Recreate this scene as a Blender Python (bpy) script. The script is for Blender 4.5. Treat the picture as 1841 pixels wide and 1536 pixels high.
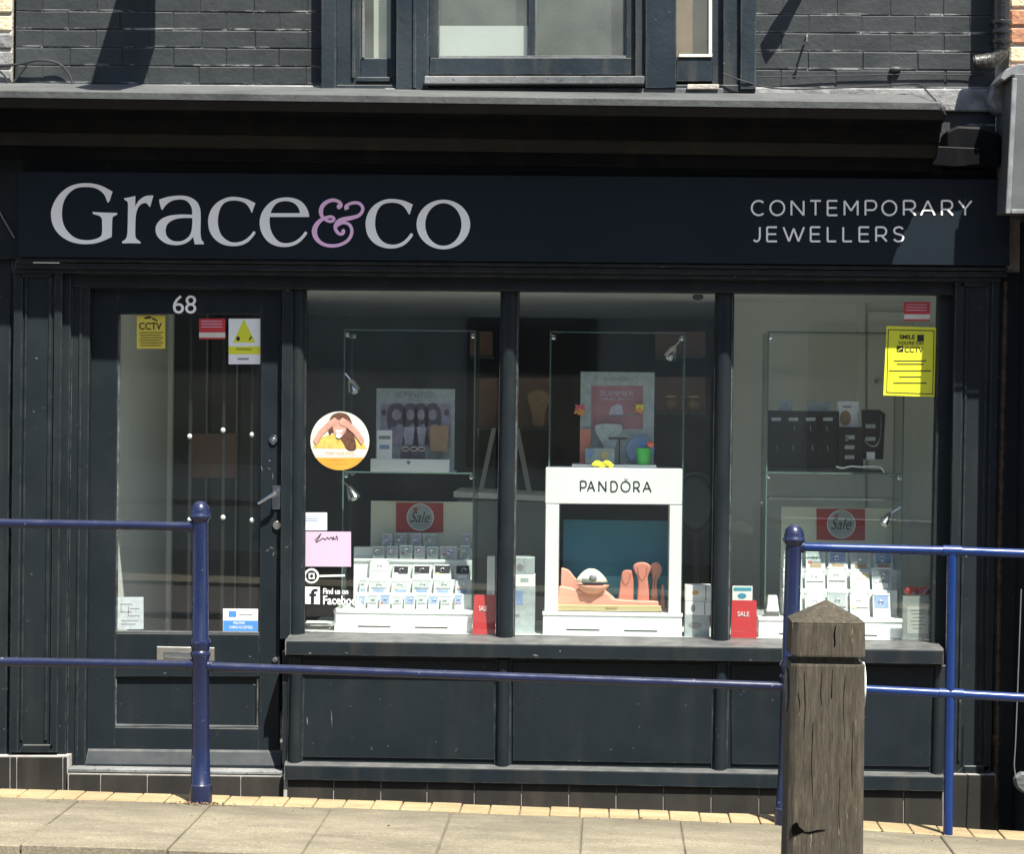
import bpy, bmesh, math, random
from mathutils import Vector, Matrix
random.seed(7)
for o in list(bpy.data.objects): bpy.data.objects.remove(o)
sc = bpy.context.scene
COL = sc.collection
# ------------------------------------------------------------------ camera
F, CX, CY = 4230.0, 920.5, 768.0           # photo pixels (1841 x 1536)
CAM = Vector((0.40, -10.0, 1.85))
ROT = (Matrix.Rotation(0.0401, 3, 'Z') @ Matrix.Rotation(math.pi/2 - 0.0133, 3, 'X') @ Matrix.Rotation(0.0114, 3, 'Z'))
cd = bpy.data.cameras.new('camera'); cam = bpy.data.objects.new('camera', cd); COL.objects.link(cam)
cam.matrix_world = Matrix.Translation(CAM) @ ROT.to_4x4()
cd.sensor_width = 36.0; cd.lens = F/1841*36.0; cd.clip_start = 0.1; cd.clip_end = 500
sc.camera = cam
# ------------------------------------------------------------------ sky, sun, exposure
SUNV = Vector((0.2575, -0.4286, 0.866)).normalized()     # towards the sun
w = bpy.data.worlds.new('World'); sc.world = w; w.use_nodes = True
nt = w.node_tree; bg = nt.nodes['Background']
sky = nt.nodes.new('ShaderNodeTexSky'); sky.sky_type = 'NISHITA'; sky.sun_disc = False
sky.sun_elevation = math.asin(SUNV.z); sky.sun_rotation = math.atan2(SUNV.x, SUNV.y)
nt.links.new(sky.outputs[0], bg.inputs[0]); bg.inputs[1].default_value = 0.085
sl = bpy.data.lights.new('sun', 'SUN'); sl.energy = 5.0; sl.angle = math.radians(0.53); sl.color = (1.0, 0.955, 0.88)
so = bpy.data.objects.new('sun', sl); COL.objects.link(so); so.location = (4, -8, 14)
so.rotation_euler = (-SUNV).to_track_quat('-Z', 'Y').to_euler()
sc.view_settings.view_transform = 'Standard'; sc.view_settings.look = 'None'
sc.view_settings.exposure = 1.3; sc.view_settings.gamma = 1.0

# ------------------------------------------------------------------ pixel -> point on the plane Y
def P(px, py, Y=0.0):
    d = ROT @ Vector(((px-CX)/F, -(py-CY)/F, -1.0))
    return CAM + d*((Y-CAM.y)/d.y)
def PX(px, py, Y=0.0): return P(px, py, Y).x
def PZ(px, py, Y=0.0): return P(px, py, Y).z

# ------------------------------------------------------------------ materials
def srgb(*c):
    return tuple(((v/255)/12.92 if v/255 <= 0.04045 else ((v/255+0.055)/1.055)**2.4) for v in c)
MATS = {}
def nodes(name):
    m = bpy.data.materials.new(name); m.use_nodes = True; MATS[name] = m
    t = m.node_tree; b = t.nodes['Principled BSDF']
    return m, t, b, t.nodes, t.links
def noise(t, scale, detail=4, stretch=None, rough=0.55, coord='Object'):
    tc = t.nodes.new('ShaderNodeNewGeometry')
    n = t.nodes.new('ShaderNodeTexNoise'); n.inputs['Scale'].default_value = scale
    n.inputs['Detail'].default_value = detail; n.inputs['Roughness'].default_value = rough
    mp = t.nodes.new('ShaderNodeMapping'); mp.inputs['Scale'].default_value = stretch or (1, 1, 1)
    t.links.new(tc.outputs['Position'], mp.inputs['Vector']); t.links.new(mp.outputs[0], n.inputs['Vector'])
    return n.outputs['Fac']
def ramp(t, fac, stops):
    r = t.nodes.new('ShaderNodeValToRGB'); e = r.color_ramp.elements
    while len(e) < len(stops): e.new(0.5)
    for i, (p, c) in enumerate(stops):
        e[i].position = p; e[i].color = (c, c, c, 1) if isinstance(c, (int, float)) else (*c, 1)
    t.links.new(fac, r.inputs[0]); return r.outputs[0]
def mix(t, fac, a, b, mode='MIX'):
    n = t.nodes.new('ShaderNodeMix'); n.data_type = 'RGBA'; n.blend_type = mode
    for s, v in ((n.inputs[0], fac), (n.inputs[6], a), (n.inputs[7], b)):
        if hasattr(v, 'is_output'): t.links.new(v, s)
        else: s.default_value = v if isinstance(v, (int, float)) else (*v, 1)
    return n.outputs[2]
def bump(t, b, h, strength, dist=0.01):
    n = t.nodes.new('ShaderNodeBump'); n.inputs['Strength'].default_value = strength; n.inputs['Distance'].default_value = dist
    t.links.new(h, n.inputs['Height']); t.links.new(n.outputs[0], b.inputs['Normal'])
def mat(name, col, rough=0.5, metal=0.0, vary=0.25, vscale=6, bmp=0.0, bscale=60, stretch=None, spec=0.5):
    m, t, b, N, L = nodes(name)
    f = noise(t, vscale, 5, stretch)
    c0 = tuple(v*(1-vary) for v in col); c1 = tuple(min(1, v*(1+vary)) for v in col)
    L.new(ramp(t, f, [(0.3, c0), (0.7, c1)]), b.inputs['Base Color'])
    b.inputs['Roughness'].default_value = rough; b.inputs['Metallic'].default_value = metal
    b.inputs['Specular IOR Level'].default_value = spec
    if bmp: bump(t, b, noise(t, bscale, 5, stretch), bmp)
    return m
def edge_highlight_mask(t, rad, lo=0.03, hi=0.22):  # pale edges: wear that also puts moulding highlights into the colour
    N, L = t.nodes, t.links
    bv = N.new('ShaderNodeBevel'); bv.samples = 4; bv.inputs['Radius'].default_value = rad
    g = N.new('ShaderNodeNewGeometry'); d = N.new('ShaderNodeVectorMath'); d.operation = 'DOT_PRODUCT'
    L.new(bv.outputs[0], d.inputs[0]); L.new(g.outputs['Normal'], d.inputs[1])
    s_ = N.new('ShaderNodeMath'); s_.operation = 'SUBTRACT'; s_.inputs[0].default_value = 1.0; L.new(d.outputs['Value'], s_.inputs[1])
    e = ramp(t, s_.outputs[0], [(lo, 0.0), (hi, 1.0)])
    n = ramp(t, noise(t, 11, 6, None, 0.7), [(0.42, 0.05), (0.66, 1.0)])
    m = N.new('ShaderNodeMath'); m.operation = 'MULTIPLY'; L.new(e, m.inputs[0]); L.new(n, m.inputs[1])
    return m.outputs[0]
def paint(name, c0, c1, chip=0.0, dust=0.0, rough=0.42, edge=0.0, edgecol=(0.16, 0.16, 0.155), dustcol=(0.30, 0.29, 0.27), course=None, spec=0.16, chipcol=(0.55, 0.53, 0.48), bmp=0.12, dirt=0.35, dirtcol=(0.05, 0.043, 0.033)):
    m, t, b, N, L = nodes(name)
    c = ramp(t, noise(t, 2.3, 6), [(0.32, c0), (0.68, c1)])
    d = ramp(t, noise(t, 5, 6, (2.2, 1, 0.35)), [(0.52, 0.0), (0.72, dirt)])
    c = mix(t, d, c, dirtcol)
    if dust:  # pale upward faces: dust, with grazing reflection put into the colour too
        g = N.new('ShaderNodeNewGeometry'); s = N.new('ShaderNodeSeparateXYZ'); L.new(g.outputs['True Normal'], s.inputs[0])
        up = ramp(t, s.outputs['Z'], [(0.55, 0.0), (0.85, dust)])
        nz = ramp(t, noise(t, 14, 6), [(0.3, 0.45), (0.7, 1.0)])
        mu = N.new('ShaderNodeMath'); mu.operation = 'MULTIPLY'; L.new(up, mu.inputs[0]); L.new(nz, mu.inputs[1])
        c = mix(t, mu.outputs[0], c, dustcol)
    if chip:
        k = ramp(t, noise(t, 48, 5, (0.7, 1, 1.2), 0.6), [(0.80-chip, 0.0), (0.815-chip, 0.85)])
        c = mix(t, k, c, chipcol)
    if course:                                   # pale bed-joint lines: flaked paint, with sun highlights put into the colour
        g = N.new('ShaderNodeNewGeometry'); s3 = N.new('ShaderNodeSeparateXYZ'); L.new(g.outputs['Position'], s3.inputs[0])
        ma = N.new('ShaderNodeMath'); ma.operation = 'SUBTRACT'; L.new(s3.outputs['Z'], ma.inputs[0]); ma.inputs[1].default_value = course[0]-0.006
        mb = N.new('ShaderNodeMath'); mb.operation = 'MODULO'; L.new(ma.outputs[0], mb.inputs[0]); mb.inputs[1].default_value = course[1]
        bd = ramp(t, mb.outputs[0], [(0.004, 0.0), (0.006, 1.0), (0.010, 1.0), (0.016, 0.0)])
        nn = ramp(t, noise(t, 7, 7, (0.7, 1, 2.5), 0.72), [(0.50, 0.0), (0.58, 0.95)])
        mm = N.new('ShaderNodeMath'); mm.operation = 'MULTIPLY'; L.new(bd, mm.inputs[0]); L.new(nn, mm.inputs[1])
        c = mix(t, mm.outputs[0], c, (0.34, 0.35, 0.34))
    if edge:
        em = N.new('ShaderNodeMath'); em.operation = 'MULTIPLY'; em.inputs[1].default_value = edge; L.new(edge_highlight_mask(t, 0.006), em.inputs[0])
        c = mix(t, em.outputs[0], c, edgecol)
    L.new(c, b.inputs['Base Color'])
    r = ramp(t, noise(t, 9, 5), [(0.3, rough-0.08), (0.7, rough+0.14)]); L.new(r, b.inputs['Roughness'])
    b.inputs['Specular IOR Level'].default_value = spec
    bump(t, b, noise(t, 38, 6), bmp, 0.004)
    return m
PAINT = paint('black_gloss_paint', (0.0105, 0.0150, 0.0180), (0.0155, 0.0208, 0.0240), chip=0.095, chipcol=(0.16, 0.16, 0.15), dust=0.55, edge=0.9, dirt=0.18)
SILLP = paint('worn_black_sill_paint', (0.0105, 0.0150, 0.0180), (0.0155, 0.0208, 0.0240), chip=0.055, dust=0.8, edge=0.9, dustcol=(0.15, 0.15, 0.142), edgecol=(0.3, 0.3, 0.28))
BLACKP = paint('shaded_black_paint', (0.003, 0.0035, 0.0045), (0.006, 0.0065, 0.0075), chip=0.0, spec=0.06, dust=0.2, edge=0.15, rough=0.6, dirt=0.3, dirtcol=(0.02, 0.018, 0.014))  # extra dark copy of the black paint, cornice shade put into its colour
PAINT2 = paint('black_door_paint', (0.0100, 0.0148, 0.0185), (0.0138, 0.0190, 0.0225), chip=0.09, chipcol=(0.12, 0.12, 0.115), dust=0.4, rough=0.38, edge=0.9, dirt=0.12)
CORN = paint('weathered_bounce_cornice_paint', (0.010, 0.0095, 0.0085), (0.016, 0.0148, 0.013), chip=0.03, dust=0.2, rough=0.6, dirt=0.5, dirtcol=(0.026, 0.023, 0.018), bmp=0.4)  # weathered brown that also carries ground bounce on the cornice fillets
LEADF = paint('flaking_lead_ledge', (0.026, 0.029, 0.029), (0.090, 0.095, 0.092), chip=0.14, dust=0.5, rough=0.6, chipcol=(0.018, 0.020, 0.021), bmp=0.9, dirt=0.5, dirtcol=(0.03, 0.03, 0.028), spec=0.3, dustcol=(0.13, 0.135, 0.13))
LEAD = mat('lead_flashing', (0.066, 0.071, 0.070), 0.60, 0.0, 0.85, 8, 0.6, 26, (0.4, 1, 1.6))
SIGNP = mat('sign_board_vinyl', (0.011, 0.0165, 0.0225), 0.45, 0, 0.10, 2, spec=0.12)
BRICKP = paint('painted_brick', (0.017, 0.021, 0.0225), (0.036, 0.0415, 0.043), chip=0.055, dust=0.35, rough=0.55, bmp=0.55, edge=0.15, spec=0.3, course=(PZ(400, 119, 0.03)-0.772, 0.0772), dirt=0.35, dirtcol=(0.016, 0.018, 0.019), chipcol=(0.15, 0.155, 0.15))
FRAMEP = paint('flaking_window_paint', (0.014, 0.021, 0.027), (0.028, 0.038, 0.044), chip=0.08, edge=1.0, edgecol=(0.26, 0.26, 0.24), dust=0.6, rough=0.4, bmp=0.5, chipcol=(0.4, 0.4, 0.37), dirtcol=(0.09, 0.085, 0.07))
FLAKE = paint('flaked_pale_sill', (0.075, 0.083, 0.085), (0.22, 0.225, 0.22), chip=0.17, dust=0.3, rough=0.6, bmp=1.0, chipcol=(0.04, 0.05, 0.055))
LETTER = mat('sign_letter_grey', (0.92, 0.905, 0.85), 0.42, 0, 0.03, 3)
LETTERP = mat('sign_letter_pink', (0.90, 0.55, 0.78), 0.42, 0, 0.04, 30)
NAVY = paint('navy_rail_paint', (0.008, 0.013, 0.044), (0.011, 0.017, 0.054), chip=0.11, dust=0.10, rough=0.24, spec=0.5, chipcol=(0.25, 0.23, 0.23), dirtcol=(0.015, 0.018, 0.03), bmp=0.08)
BLUE = paint('royal_blue_rail_paint', (0.003, 0.022, 0.110), (0.005, 0.028, 0.130), chip=0.04, dust=0.06, rough=0.24, spec=0.5, chipcol=(0.2, 0.23, 0.3), dirtcol=(0.015, 0.03, 0.10), bmp=0.08)
WHITE = mat('white_card', (0.80, 0.81, 0.79), 0.5, 0, 0.02, 10)
ACRYL = mat('white_acrylic', (0.82, 0.84, 0.82), 0.25, 0, 0.015, 10)
CREAM = mat('cream_board', (0.70, 0.70, 0.58), 0.6, 0, 0.04, 6)
RED = mat('red_card', (0.50, 0.035, 0.04), 0.4, 0, 0.06, 10)
REDD = mat('dark_red_print', (0.42, 0.04, 0.035), 0.5, 0, 0.1, 10)
PINKC = mat('pink_card', (0.52, 0.39, 0.49), 0.5, 0, 0.02, 10)
YELL = mat('yellow_notice', (0.70, 0.72, 0.03), 0.45, 0, 0.04, 8)
YELLD = mat('old_yellow_notice', (0.62, 0.50, 0.06), 0.5, 0, 0.08, 12)
INK = mat('black_ink', (0.012, 0.012, 0.013), 0.5, 0, 0.05, 10)
INKG = mat('grey_ink', (0.22, 0.22, 0.23), 0.5, 0, 0.2, 60)
INKB = mat('blue_ink', (0.06, 0.22, 0.62), 0.45, 0, 0.06, 20)
OLIVE = mat('olive_ink', (0.22, 0.17, 0.02), 0.5, 0, 0.2, 80)
ORANGE = mat('orange_print', (0.62, 0.28, 0.035), 0.45, 0, 0.15, 14)
SKIN = mat('skin_print', (0.50, 0.27, 0.20), 0.5, 0, 0.15, 40)
HAIR = mat('brown_hair_print', (0.10, 0.045, 0.025), 0.5, 0, 0.4, 60)
KNIT = mat('yellow_knit_print', (0.50, 0.38, 0.09), 0.5, 0, 0.25, 50)
PALE = mat('pale_cream_print', (0.60, 0.58, 0.50), 0.5, 0, 0.08, 30)
LILAC = mat('lilac_print', (0.28, 0.24, 0.33), 0.5, 0, 0.3, 30)
LILACD = mat('dark_lilac_print', (0.06, 0.045, 0.07), 0.5, 0, 0.4, 40)
LILACL = mat('pale_lilac_print', (0.46, 0.42, 0.52), 0.5, 0, 0.2, 30)
ROSE = mat('rose_print', (0.36, 0.17, 0.19), 0.5, 0, 0.1, 12)
TEAL = mat('teal_backdrop', (0.012, 0.155, 0.25), 0.55, 0, 0.10, 5)
AQUA = mat('aqua_panel', (0.06, 0.32, 0.42), 0.5, 0, 0.1, 10)
PEACH = mat('peach_display', (0.74, 0.36, 0.27), 0.6, 0, 0.06, 10)
PEACHD = mat('coral_display', (0.60, 0.22, 0.16), 0.6, 0, 0.06, 10)
SHELL = mat('ivory_shell', (0.80, 0.76, 0.62), 0.35, 0, 0.05, 30)
GOLD = mat('pale_gold_tray', (0.62, 0.52, 0.27), 0.35, 0.3, 0.06, 20)
TAN = mat('tan_leather', (0.36, 0.22, 0.12), 0.55, 0, 0.15, 20)
COPPER = mat('rose_brown_panel', (0.22, 0.115, 0.09), 0.55, 0, 0.12, 8)
CHROME = mat('chrome', (0.78, 0.78, 0.78), 0.16, 1.0, 0.06, 40)
STEEL = mat('brushed_steel', (0.55, 0.54, 0.50), 0.38, 1.0, 0.12, 30, 0.1, 200)
DARKM = mat('dark_metal', (0.03, 0.03, 0.032), 0.4, 0.6, 0.2, 20)
BLACKV = mat('black_velvet', (0.016, 0.016, 0.02), 0.8, 0, 0.2, 40)
TRAYM = mat('frosted_tray', (0.50, 0.54, 0.53), 0.35, 0, 0.12, 25)
BLUEI = mat('pale_blue_insert', (0.20, 0.29, 0.48), 0.6, 0, 0.15, 40)
GREYI = mat('grey_insert', (0.36, 0.41, 0.41), 0.6, 0, 0.15, 40)
GREEN = mat('green_plastic', (0.06, 0.48, 0.07), 0.4, 0, 0.1, 20)
CYANP = mat('sky_blue_plastic', (0.08, 0.28, 0.60), 0.4, 0, 0.1, 20)
REDPL = mat('orange_red_plastic', (0.75, 0.16, 0.07), 0.4, 0, 0.15, 30)
YPET = mat('yellow_petal', (0.80, 0.72, 0.05), 0.6, 0, 0.1, 60)
RPET = mat('pink_petal', (0.70, 0.13, 0.20), 0.6, 0, 0.15, 60)
OPET = mat('orange_petal', (0.75, 0.35, 0.10), 0.6, 0, 0.15, 60)
WALLI = mat('interior_white_wall', (0.88, 0.89, 0.84), 0.8, 0, 0.04, 1.5)
CEILI = mat('interior_ceiling', (0.88, 0.88, 0.85), 0.85, 0, 0.03, 1.5)
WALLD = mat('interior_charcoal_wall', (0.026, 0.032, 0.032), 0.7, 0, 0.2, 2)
FLOORI = mat('interior_floor', (0.42, 0.42, 0.40), 0.5, 0, 0.2, 6)
COUNT = mat('grey_counter', (0.30, 0.31, 0.30), 0.5, 0, 0.08, 4)
TILE = paint('black_plinth_tile', (0.024, 0.023, 0.021), (0.040, 0.037, 0.032), chip=0.03, dust=0.3, rough=0.30, dirt=0.6, dirtcol=(0.060, 0.052, 0.040), bmp=0.15)
GROUT = mat('pale_grout', (0.36, 0.34, 0.30), 0.85, 0, 0.3, 20)
PVC = mat('black_downpipe', (0.010, 0.010, 0.010), 0.22, 0, 0.4, 14, 0.15, 60)
VOID = mat('dark_split', (0.003, 0.003, 0.0025), 0.9, 0, 0.1, 20, spec=0.0)
ELBOW = mat('speckled_black_iron', (0.045, 0.042, 0.036), 0.32, 0.0, 0.9, 70, 0.3, 90)
RUST = mat('rusty_iron_pipe', (0.085, 0.065, 0.045), 0.5, 0.2, 0.7, 35, 0.4, 60)
CABLE = mat('black_cable', (0.02, 0.02, 0.02), 0.5, 0, 0.1, 20)
CABLEW = mat('pale_cable', (0.13, 0.13, 0.125), 0.5, 0, 0.1, 20)
GREYB = mat('grey_fascia_paint', (0.085, 0.09, 0.09), 0.45, 0, 0.2, 6, 0.1, 60)
GREYL = mat('pale_fascia_trim', (0.17, 0.18, 0.18), 0.4, 0, 0.4, 12)
REND = mat('grey_render', (0.20, 0.20, 0.195), 0.85, 0, 0.5, 12, 1.0, 26)
YBRICK = mat('cream_brick', (0.58, 0.50, 0.33), 0.85, 0, 0.25, 22, 0.7, 60)
RBRICK = mat('orange_brick', (0.42, 0.20, 0.11), 0.85, 0, 0.45, 18, 0.7, 60)
MORT = mat('lime_mortar', (0.40, 0.37, 0.31), 0.9, 0, 0.25, 30, 0.6, 80)
OPPB = mat('opposite_wall_render', (0.42, 0.45, 0.43), 0.85, 0, 0.15, 3)
OPPR = mat('slate_roof', (0.07, 0.075, 0.085), 0.6, 0, 0.2, 4)
NETC = mat('net_curtain', (0.085, 0.10, 0.092), 0.9, 0, 0.18, 5, 0.2, 90)
DIRTL = mat('leaf_litter', (0.16, 0.10, 0.05), 0.9, 0, 0.4, 90)
def stone(name, c0, c1, spk=0.5, band=None):
    m, t, b, N, L = nodes(name)
    c = ramp(t, noise(t, 3.2, 8, (0.8, 2.2, 1), 0.68), [(0.32, c0), (0.66, c1)])
    c = mix(t, ramp(t, noise(t, 130, 3), [(0.36, spk), (0.60, 0.0)]), c, tuple(v*0.5 for v in c0))
    c = mix(t, ramp(t, noise(t, 55, 4), [(0.58, 0.0), (0.72, spk)]), c, tuple(min(1, v*1.25) for v in c1))
    st = ramp(t, noise(t, 1.7, 7, (1, 1.6, 1), 0.7), [(0.50, 0.0), (0.68, 0.45)]); c = mix(t, st, c, tuple(v*0.55 for v in c0))
    gum = ramp(t, noise(t, 26, 2), [(0.735, 0.0), (0.75, 0.6)]); c = mix(t, gum, c, tuple(v*0.35 for v in c0))
    if band:                                     # grime gathered along the coping
        g = N.new('ShaderNodeNewGeometry'); s3 = N.new('ShaderNodeSeparateXYZ'); L.new(g.outputs['Position'], s3.inputs[0])
        mr = N.new('ShaderNodeMapRange'); L.new(s3.outputs['Y'], mr.inputs[0]); mr.inputs[1].default_value = band[0]; mr.inputs[2].default_value = band[1]; mr.inputs[3].default_value = 0.0; mr.inputs[4].default_value = 1.0
        mm = N.new('ShaderNodeMath'); mm.operation = 'MULTIPLY'; L.new(mr.outputs[0], mm.inputs[0]); L.new(ramp(t, noise(t, 6, 6, (1, 2, 1)), [(0.3, 0.35), (0.7, 0.9)]), mm.inputs[1])
        c = mix(t, mm.outputs[0], c, tuple(v*0.62 for v in c0))
    L.new(c, b.inputs['Base Color']); b.inputs['Roughness'].default_value = 0.9
    bump(t, b, noise(t, 90, 6), 0.5, 0.004); return m
SLAB = stone('sandy_paving_slab', (0.150, 0.130, 0.088), (0.275, 0.240, 0.163), 0.5, (-1.30, -0.90))
SLABJ = stone('slab_joint', (0.11, 0.097, 0.068), (0.18, 0.158, 0.112))
YCOP = stone('buff_coping_brick', (0.23, 0.172, 0.085), (0.40, 0.305, 0.165), 0.3)
ROAD = stone('brown_asphalt', (0.070, 0.056, 0.052), (0.12, 0.098, 0.09))
# weathered timber
def timber():
    m, t, b, N, L = nodes('weathered_timber')
    c = ramp(t, noise(t, 14, 10, (5.0, 5.0, 0.7), 0.72), [(0.34, (0.032, 0.026, 0.016)), (0.5, (0.063, 0.052, 0.032)), (0.68, (0.108, 0.092, 0.060))])
    k = ramp(t, noise(t, 30, 5, (2.2, 2.2, 0.28), 0.6), [(0.66, 0.0), (0.70, 0.9)]); c = mix(t, k, c, (0.30, 0.27, 0.19))
    g = ramp(t, noise(t, 2.5, 5), [(0.45, 0.0), (0.75, 0.55)]); c = mix(t, g, c, (0.06, 0.055, 0.045))
    L.new(c, b.inputs['Base Color']); b.inputs['Roughness'].default_value = 0.85
    bump(t, b, noise(t, 30, 10, (6, 6, 0.3), 0.7), 1.0, 0.008); return m
WOOD = timber()
def glass(name, tint, k, rough=0.0, dirt=0.0):
    m, t, b, N, L = nodes(name); N.remove(b); out = N['Material Output']
    lw = N.new('ShaderNodeLayerWeight'); lw.inputs[0].default_value = 0.5
    p5 = N.new('ShaderNodeMath'); p5.operation = 'POWER'; p5.inputs[1].default_value = 5.0; L.new(lw.outputs['Facing'], p5.inputs[0])
    fr = N.new('ShaderNodeMath'); fr.operation = 'MULTIPLY_ADD'; fr.inputs[1].default_value = 0.96; fr.inputs[2].default_value = 0.04; L.new(p5.outputs[0], fr.inputs[0])
    mu = N.new('ShaderNodeMath'); mu.operation = 'MULTIPLY'; mu.use_clamp = True; mu.inputs[1].default_value = k
    tr = N.new('ShaderNodeBsdfTransparent'); tr.inputs[0].default_value = (*tint, 1)
    gl = N.new('ShaderNodeBsdfAnisotropic'); gl.inputs['Roughness'].default_value = rough
    mx = N.new('ShaderNodeMixShader'); L.new(fr.outputs[0], mu.inputs[0]); L.new(mu.outputs[0], mx.inputs[0])
    L.new(tr.outputs[0], mx.inputs[1]); L.new(gl.outputs[0], mx.inputs[2]); res = mx.outputs[0]
    if dirt:
        df = N.new('ShaderNodeBsdfDiffuse'); df.inputs[0].default_value = (0.5, 0.52, 0.48, 1)
        m2 = N.new('ShaderNodeMixShader'); L.new(ramp(t, noise(t, 4, 6), [(0.3, dirt*0.6), (0.75, dirt*1.4)]), m2.inputs[0])
        L.new(res, m2.inputs[1]); L.new(df.outputs[0], m2.inputs[2]); res = m2.outputs[0]
    L.new(res, out.inputs['Surface']); return m
GLASS = glass('shop_window_glass', (0.965, 0.985, 0.97), 1.5, 0.0, 0.007)
GLASSU = glass('dusty_upper_glass', (0.85, 0.88, 0.86), 1.2, 0.02, 0.10)
GLASSD = glass('display_glass', (0.95, 0.985, 0.97), 0.8)
GEDGE = mat('glass_edge', (0.10, 0.16, 0.14), 0.15, 0, 0.1, 20)
ACLEAR = glass('clear_acrylic', (0.93, 0.94, 0.93), 1.0, 0.05, 0.10)

# ------------------------------------------------------------------ object helpers
WL = {}                                     # world location of every object (no rotations in the tree)
def tag(o, label, cat, group=None, kind=None):
    if label: o['label'] = label
    if cat: o['category'] = cat
    if group: o['group'] = group
    if kind: o['kind'] = kind
    return o
def T(name, label, cat, loc, group=None):
    o = bpy.data.objects.new(name, None); COL.objects.link(o); o.empty_display_size = 0.05
    o.location = loc; WL[o] = Vector(loc); return tag(o, label, cat, group)
def finish(name, me, m, parent=None, smooth=False, bev=0.0, seg=1, sharp=40):
    bm = bmesh.new(); bm.from_mesh(me)
    if bev:
        es = [e for e in bm.edges if len(e.link_faces) == 2 and e.calc_face_angle(0) > 0.6]
        bmesh.ops.bevel(bm, geom=es, offset=bev, segments=seg, affect='EDGES', profile=0.7, clamp_overlap=True)
    bmesh.ops.recalc_face_normals(bm, faces=bm.faces)
    if smooth:
        for f in bm.faces: f.smooth = True
        for e in bm.edges:
            if len(e.link_faces) == 2 and e.calc_face_angle(0) > math.radians(sharp): e.smooth = False
    c = Vector((0, 0, 0))
    if bm.verts:
        lo = Vector([min(v.co[i] for v in bm.verts) for i in range(3)]); hi = Vector([max(v.co[i] for v in bm.verts) for i in range(3)])
        c = (lo+hi)/2; c.z = lo.z
    bmesh.ops.translate(bm, verts=bm.verts, vec=-c)
    bm.to_mesh(me); bm.free(); me.materials.clear()
    for x in (m if isinstance(m, (list, tuple)) else [m]): me.materials.append(x)
    o = bpy.data.objects.new(name, me); COL.objects.link(o); WL[o] = c
    if parent: o.parent = parent; o.location = c - WL[parent]
    else: o.location = c
    return o
def mk(name, vf, m, parent=None, smooth=False, bev=0.0, seg=1, sharp=40):
    me = bpy.data.meshes.new(name); me.from_pydata([tuple(v) for v in vf[0]], [], vf[1]); me.update()
    return finish(name, me, m, parent, smooth, bev, seg, sharp)
def join(*vfs):
    V, Fc = [], []
    for v, f in vfs:
        n = len(V); V += list(v); Fc += [tuple(i+n for i in q) for q in f]
    return V, Fc
def box(x0, x1, y0, y1, z0, z1):
    return ([(x0,y0,z0),(x1,y0,z0),(x1,y1,z0),(x0,y1,z0),(x0,y0,z1),(x1,y0,z1),(x1,y1,z1),(x0,y1,z1)],
            [(0,3,2,1),(4,5,6,7),(0,1,5,4),(1,2,6,5),(2,3,7,6),(3,0,4,7)])
def pr(pts, yf, yb):
    """prism: (x,z) outline extruded from yf to yb"""
    n = len(pts); V = [(x, yf, z) for x, z in pts] + [(x, yb, z) for x, z in pts]
    return V, [tuple(range(n)), tuple(range(2*n-1, n-1, -1))] + [(i, n+i, n+(i+1) % n, (i+1) % n) for i in range(n)]
def px2(pts, Y): return [(P(x, y, Y).x, P(x, y, Y).z) for x, y in pts]
def pp(pts, yf, yb): return pr(px2(pts, yf), yf, yb)            # pixel outline prism
def rb(x0, y0, x1, y1, yf, yb):                                   # world-aligned box from a pixel rectangle
    xm, ym = (x0+x1)/2, (y0+y1)/2
    return box(PX(x0, ym, yf), PX(x1, ym, yf), yf, yb, PZ(xm, y1, yf), PZ(xm, y0, yf))
def cat(pts, n=6, closed=True):
    """smooth curve through points; a third value 1 marks a corner"""
    q = [(p[0], p[1], len(p) > 2) for p in pts]; N = len(q); out = []
    for i in range(N if closed else N-1):
        g = lambda k: q[k % N] if closed else q[max(0, min(N-1, k))]
        p0, p1, p2, p3 = g(i-1), g(i), g(i+1), g(i+2)
        if p1[2]: p0 = p1
        if p2[2]: p3 = p2
        for s in range(n):
            t = s/n
            out.append(tuple(0.5*((2*p1[a]) + (p2[a]-p0[a])*t + (2*p0[a]-5*p1[a]+4*p2[a]-p3[a])*t*t + (3*p1[a]-p0[a]-3*p2[a]+p3[a])*t**3) for a in (0, 1)))
            if p1[2] and p2[2]: break
    if not closed: out.append((q[-1][0], q[-1][1]))
    return out
def glyph(name, polys, yf, depth, m, parent):
    """filled outlines (with holes) given in world (x,z)"""
    cu = bpy.data.curves.new(name, 'CURVE'); cu.dimensions = '2D'; cu.fill_mode = 'BOTH'; cu.extrude = depth/2
    for pts in polys:
        s = cu.splines.new('POLY'); s.points.add(len(pts)-1); s.use_cyclic_u = True
        for i, (x, z) in enumerate(pts): s.points[i].co = (x, z, 0, 1)
    return fromcurve(name, cu, yf+depth/2, m, parent)
def fromcurve(name, cu, yc, m, parent, x=0, z=0):
    to = bpy.data.objects.new('t', cu); COL.objects.link(to)
    dg = bpy.context.evaluated_depsgraph_get(); me = bpy.data.meshes.new_from_object(to.evaluated_get(dg))
    bpy.data.objects.remove(to); bpy.data.curves.remove(cu)
    for v in me.vertices: v.co = (v.co.x+x, yc - v.co.z, v.co.y+z)
    me.name = name
    return finish(name, me, m, parent)
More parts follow.
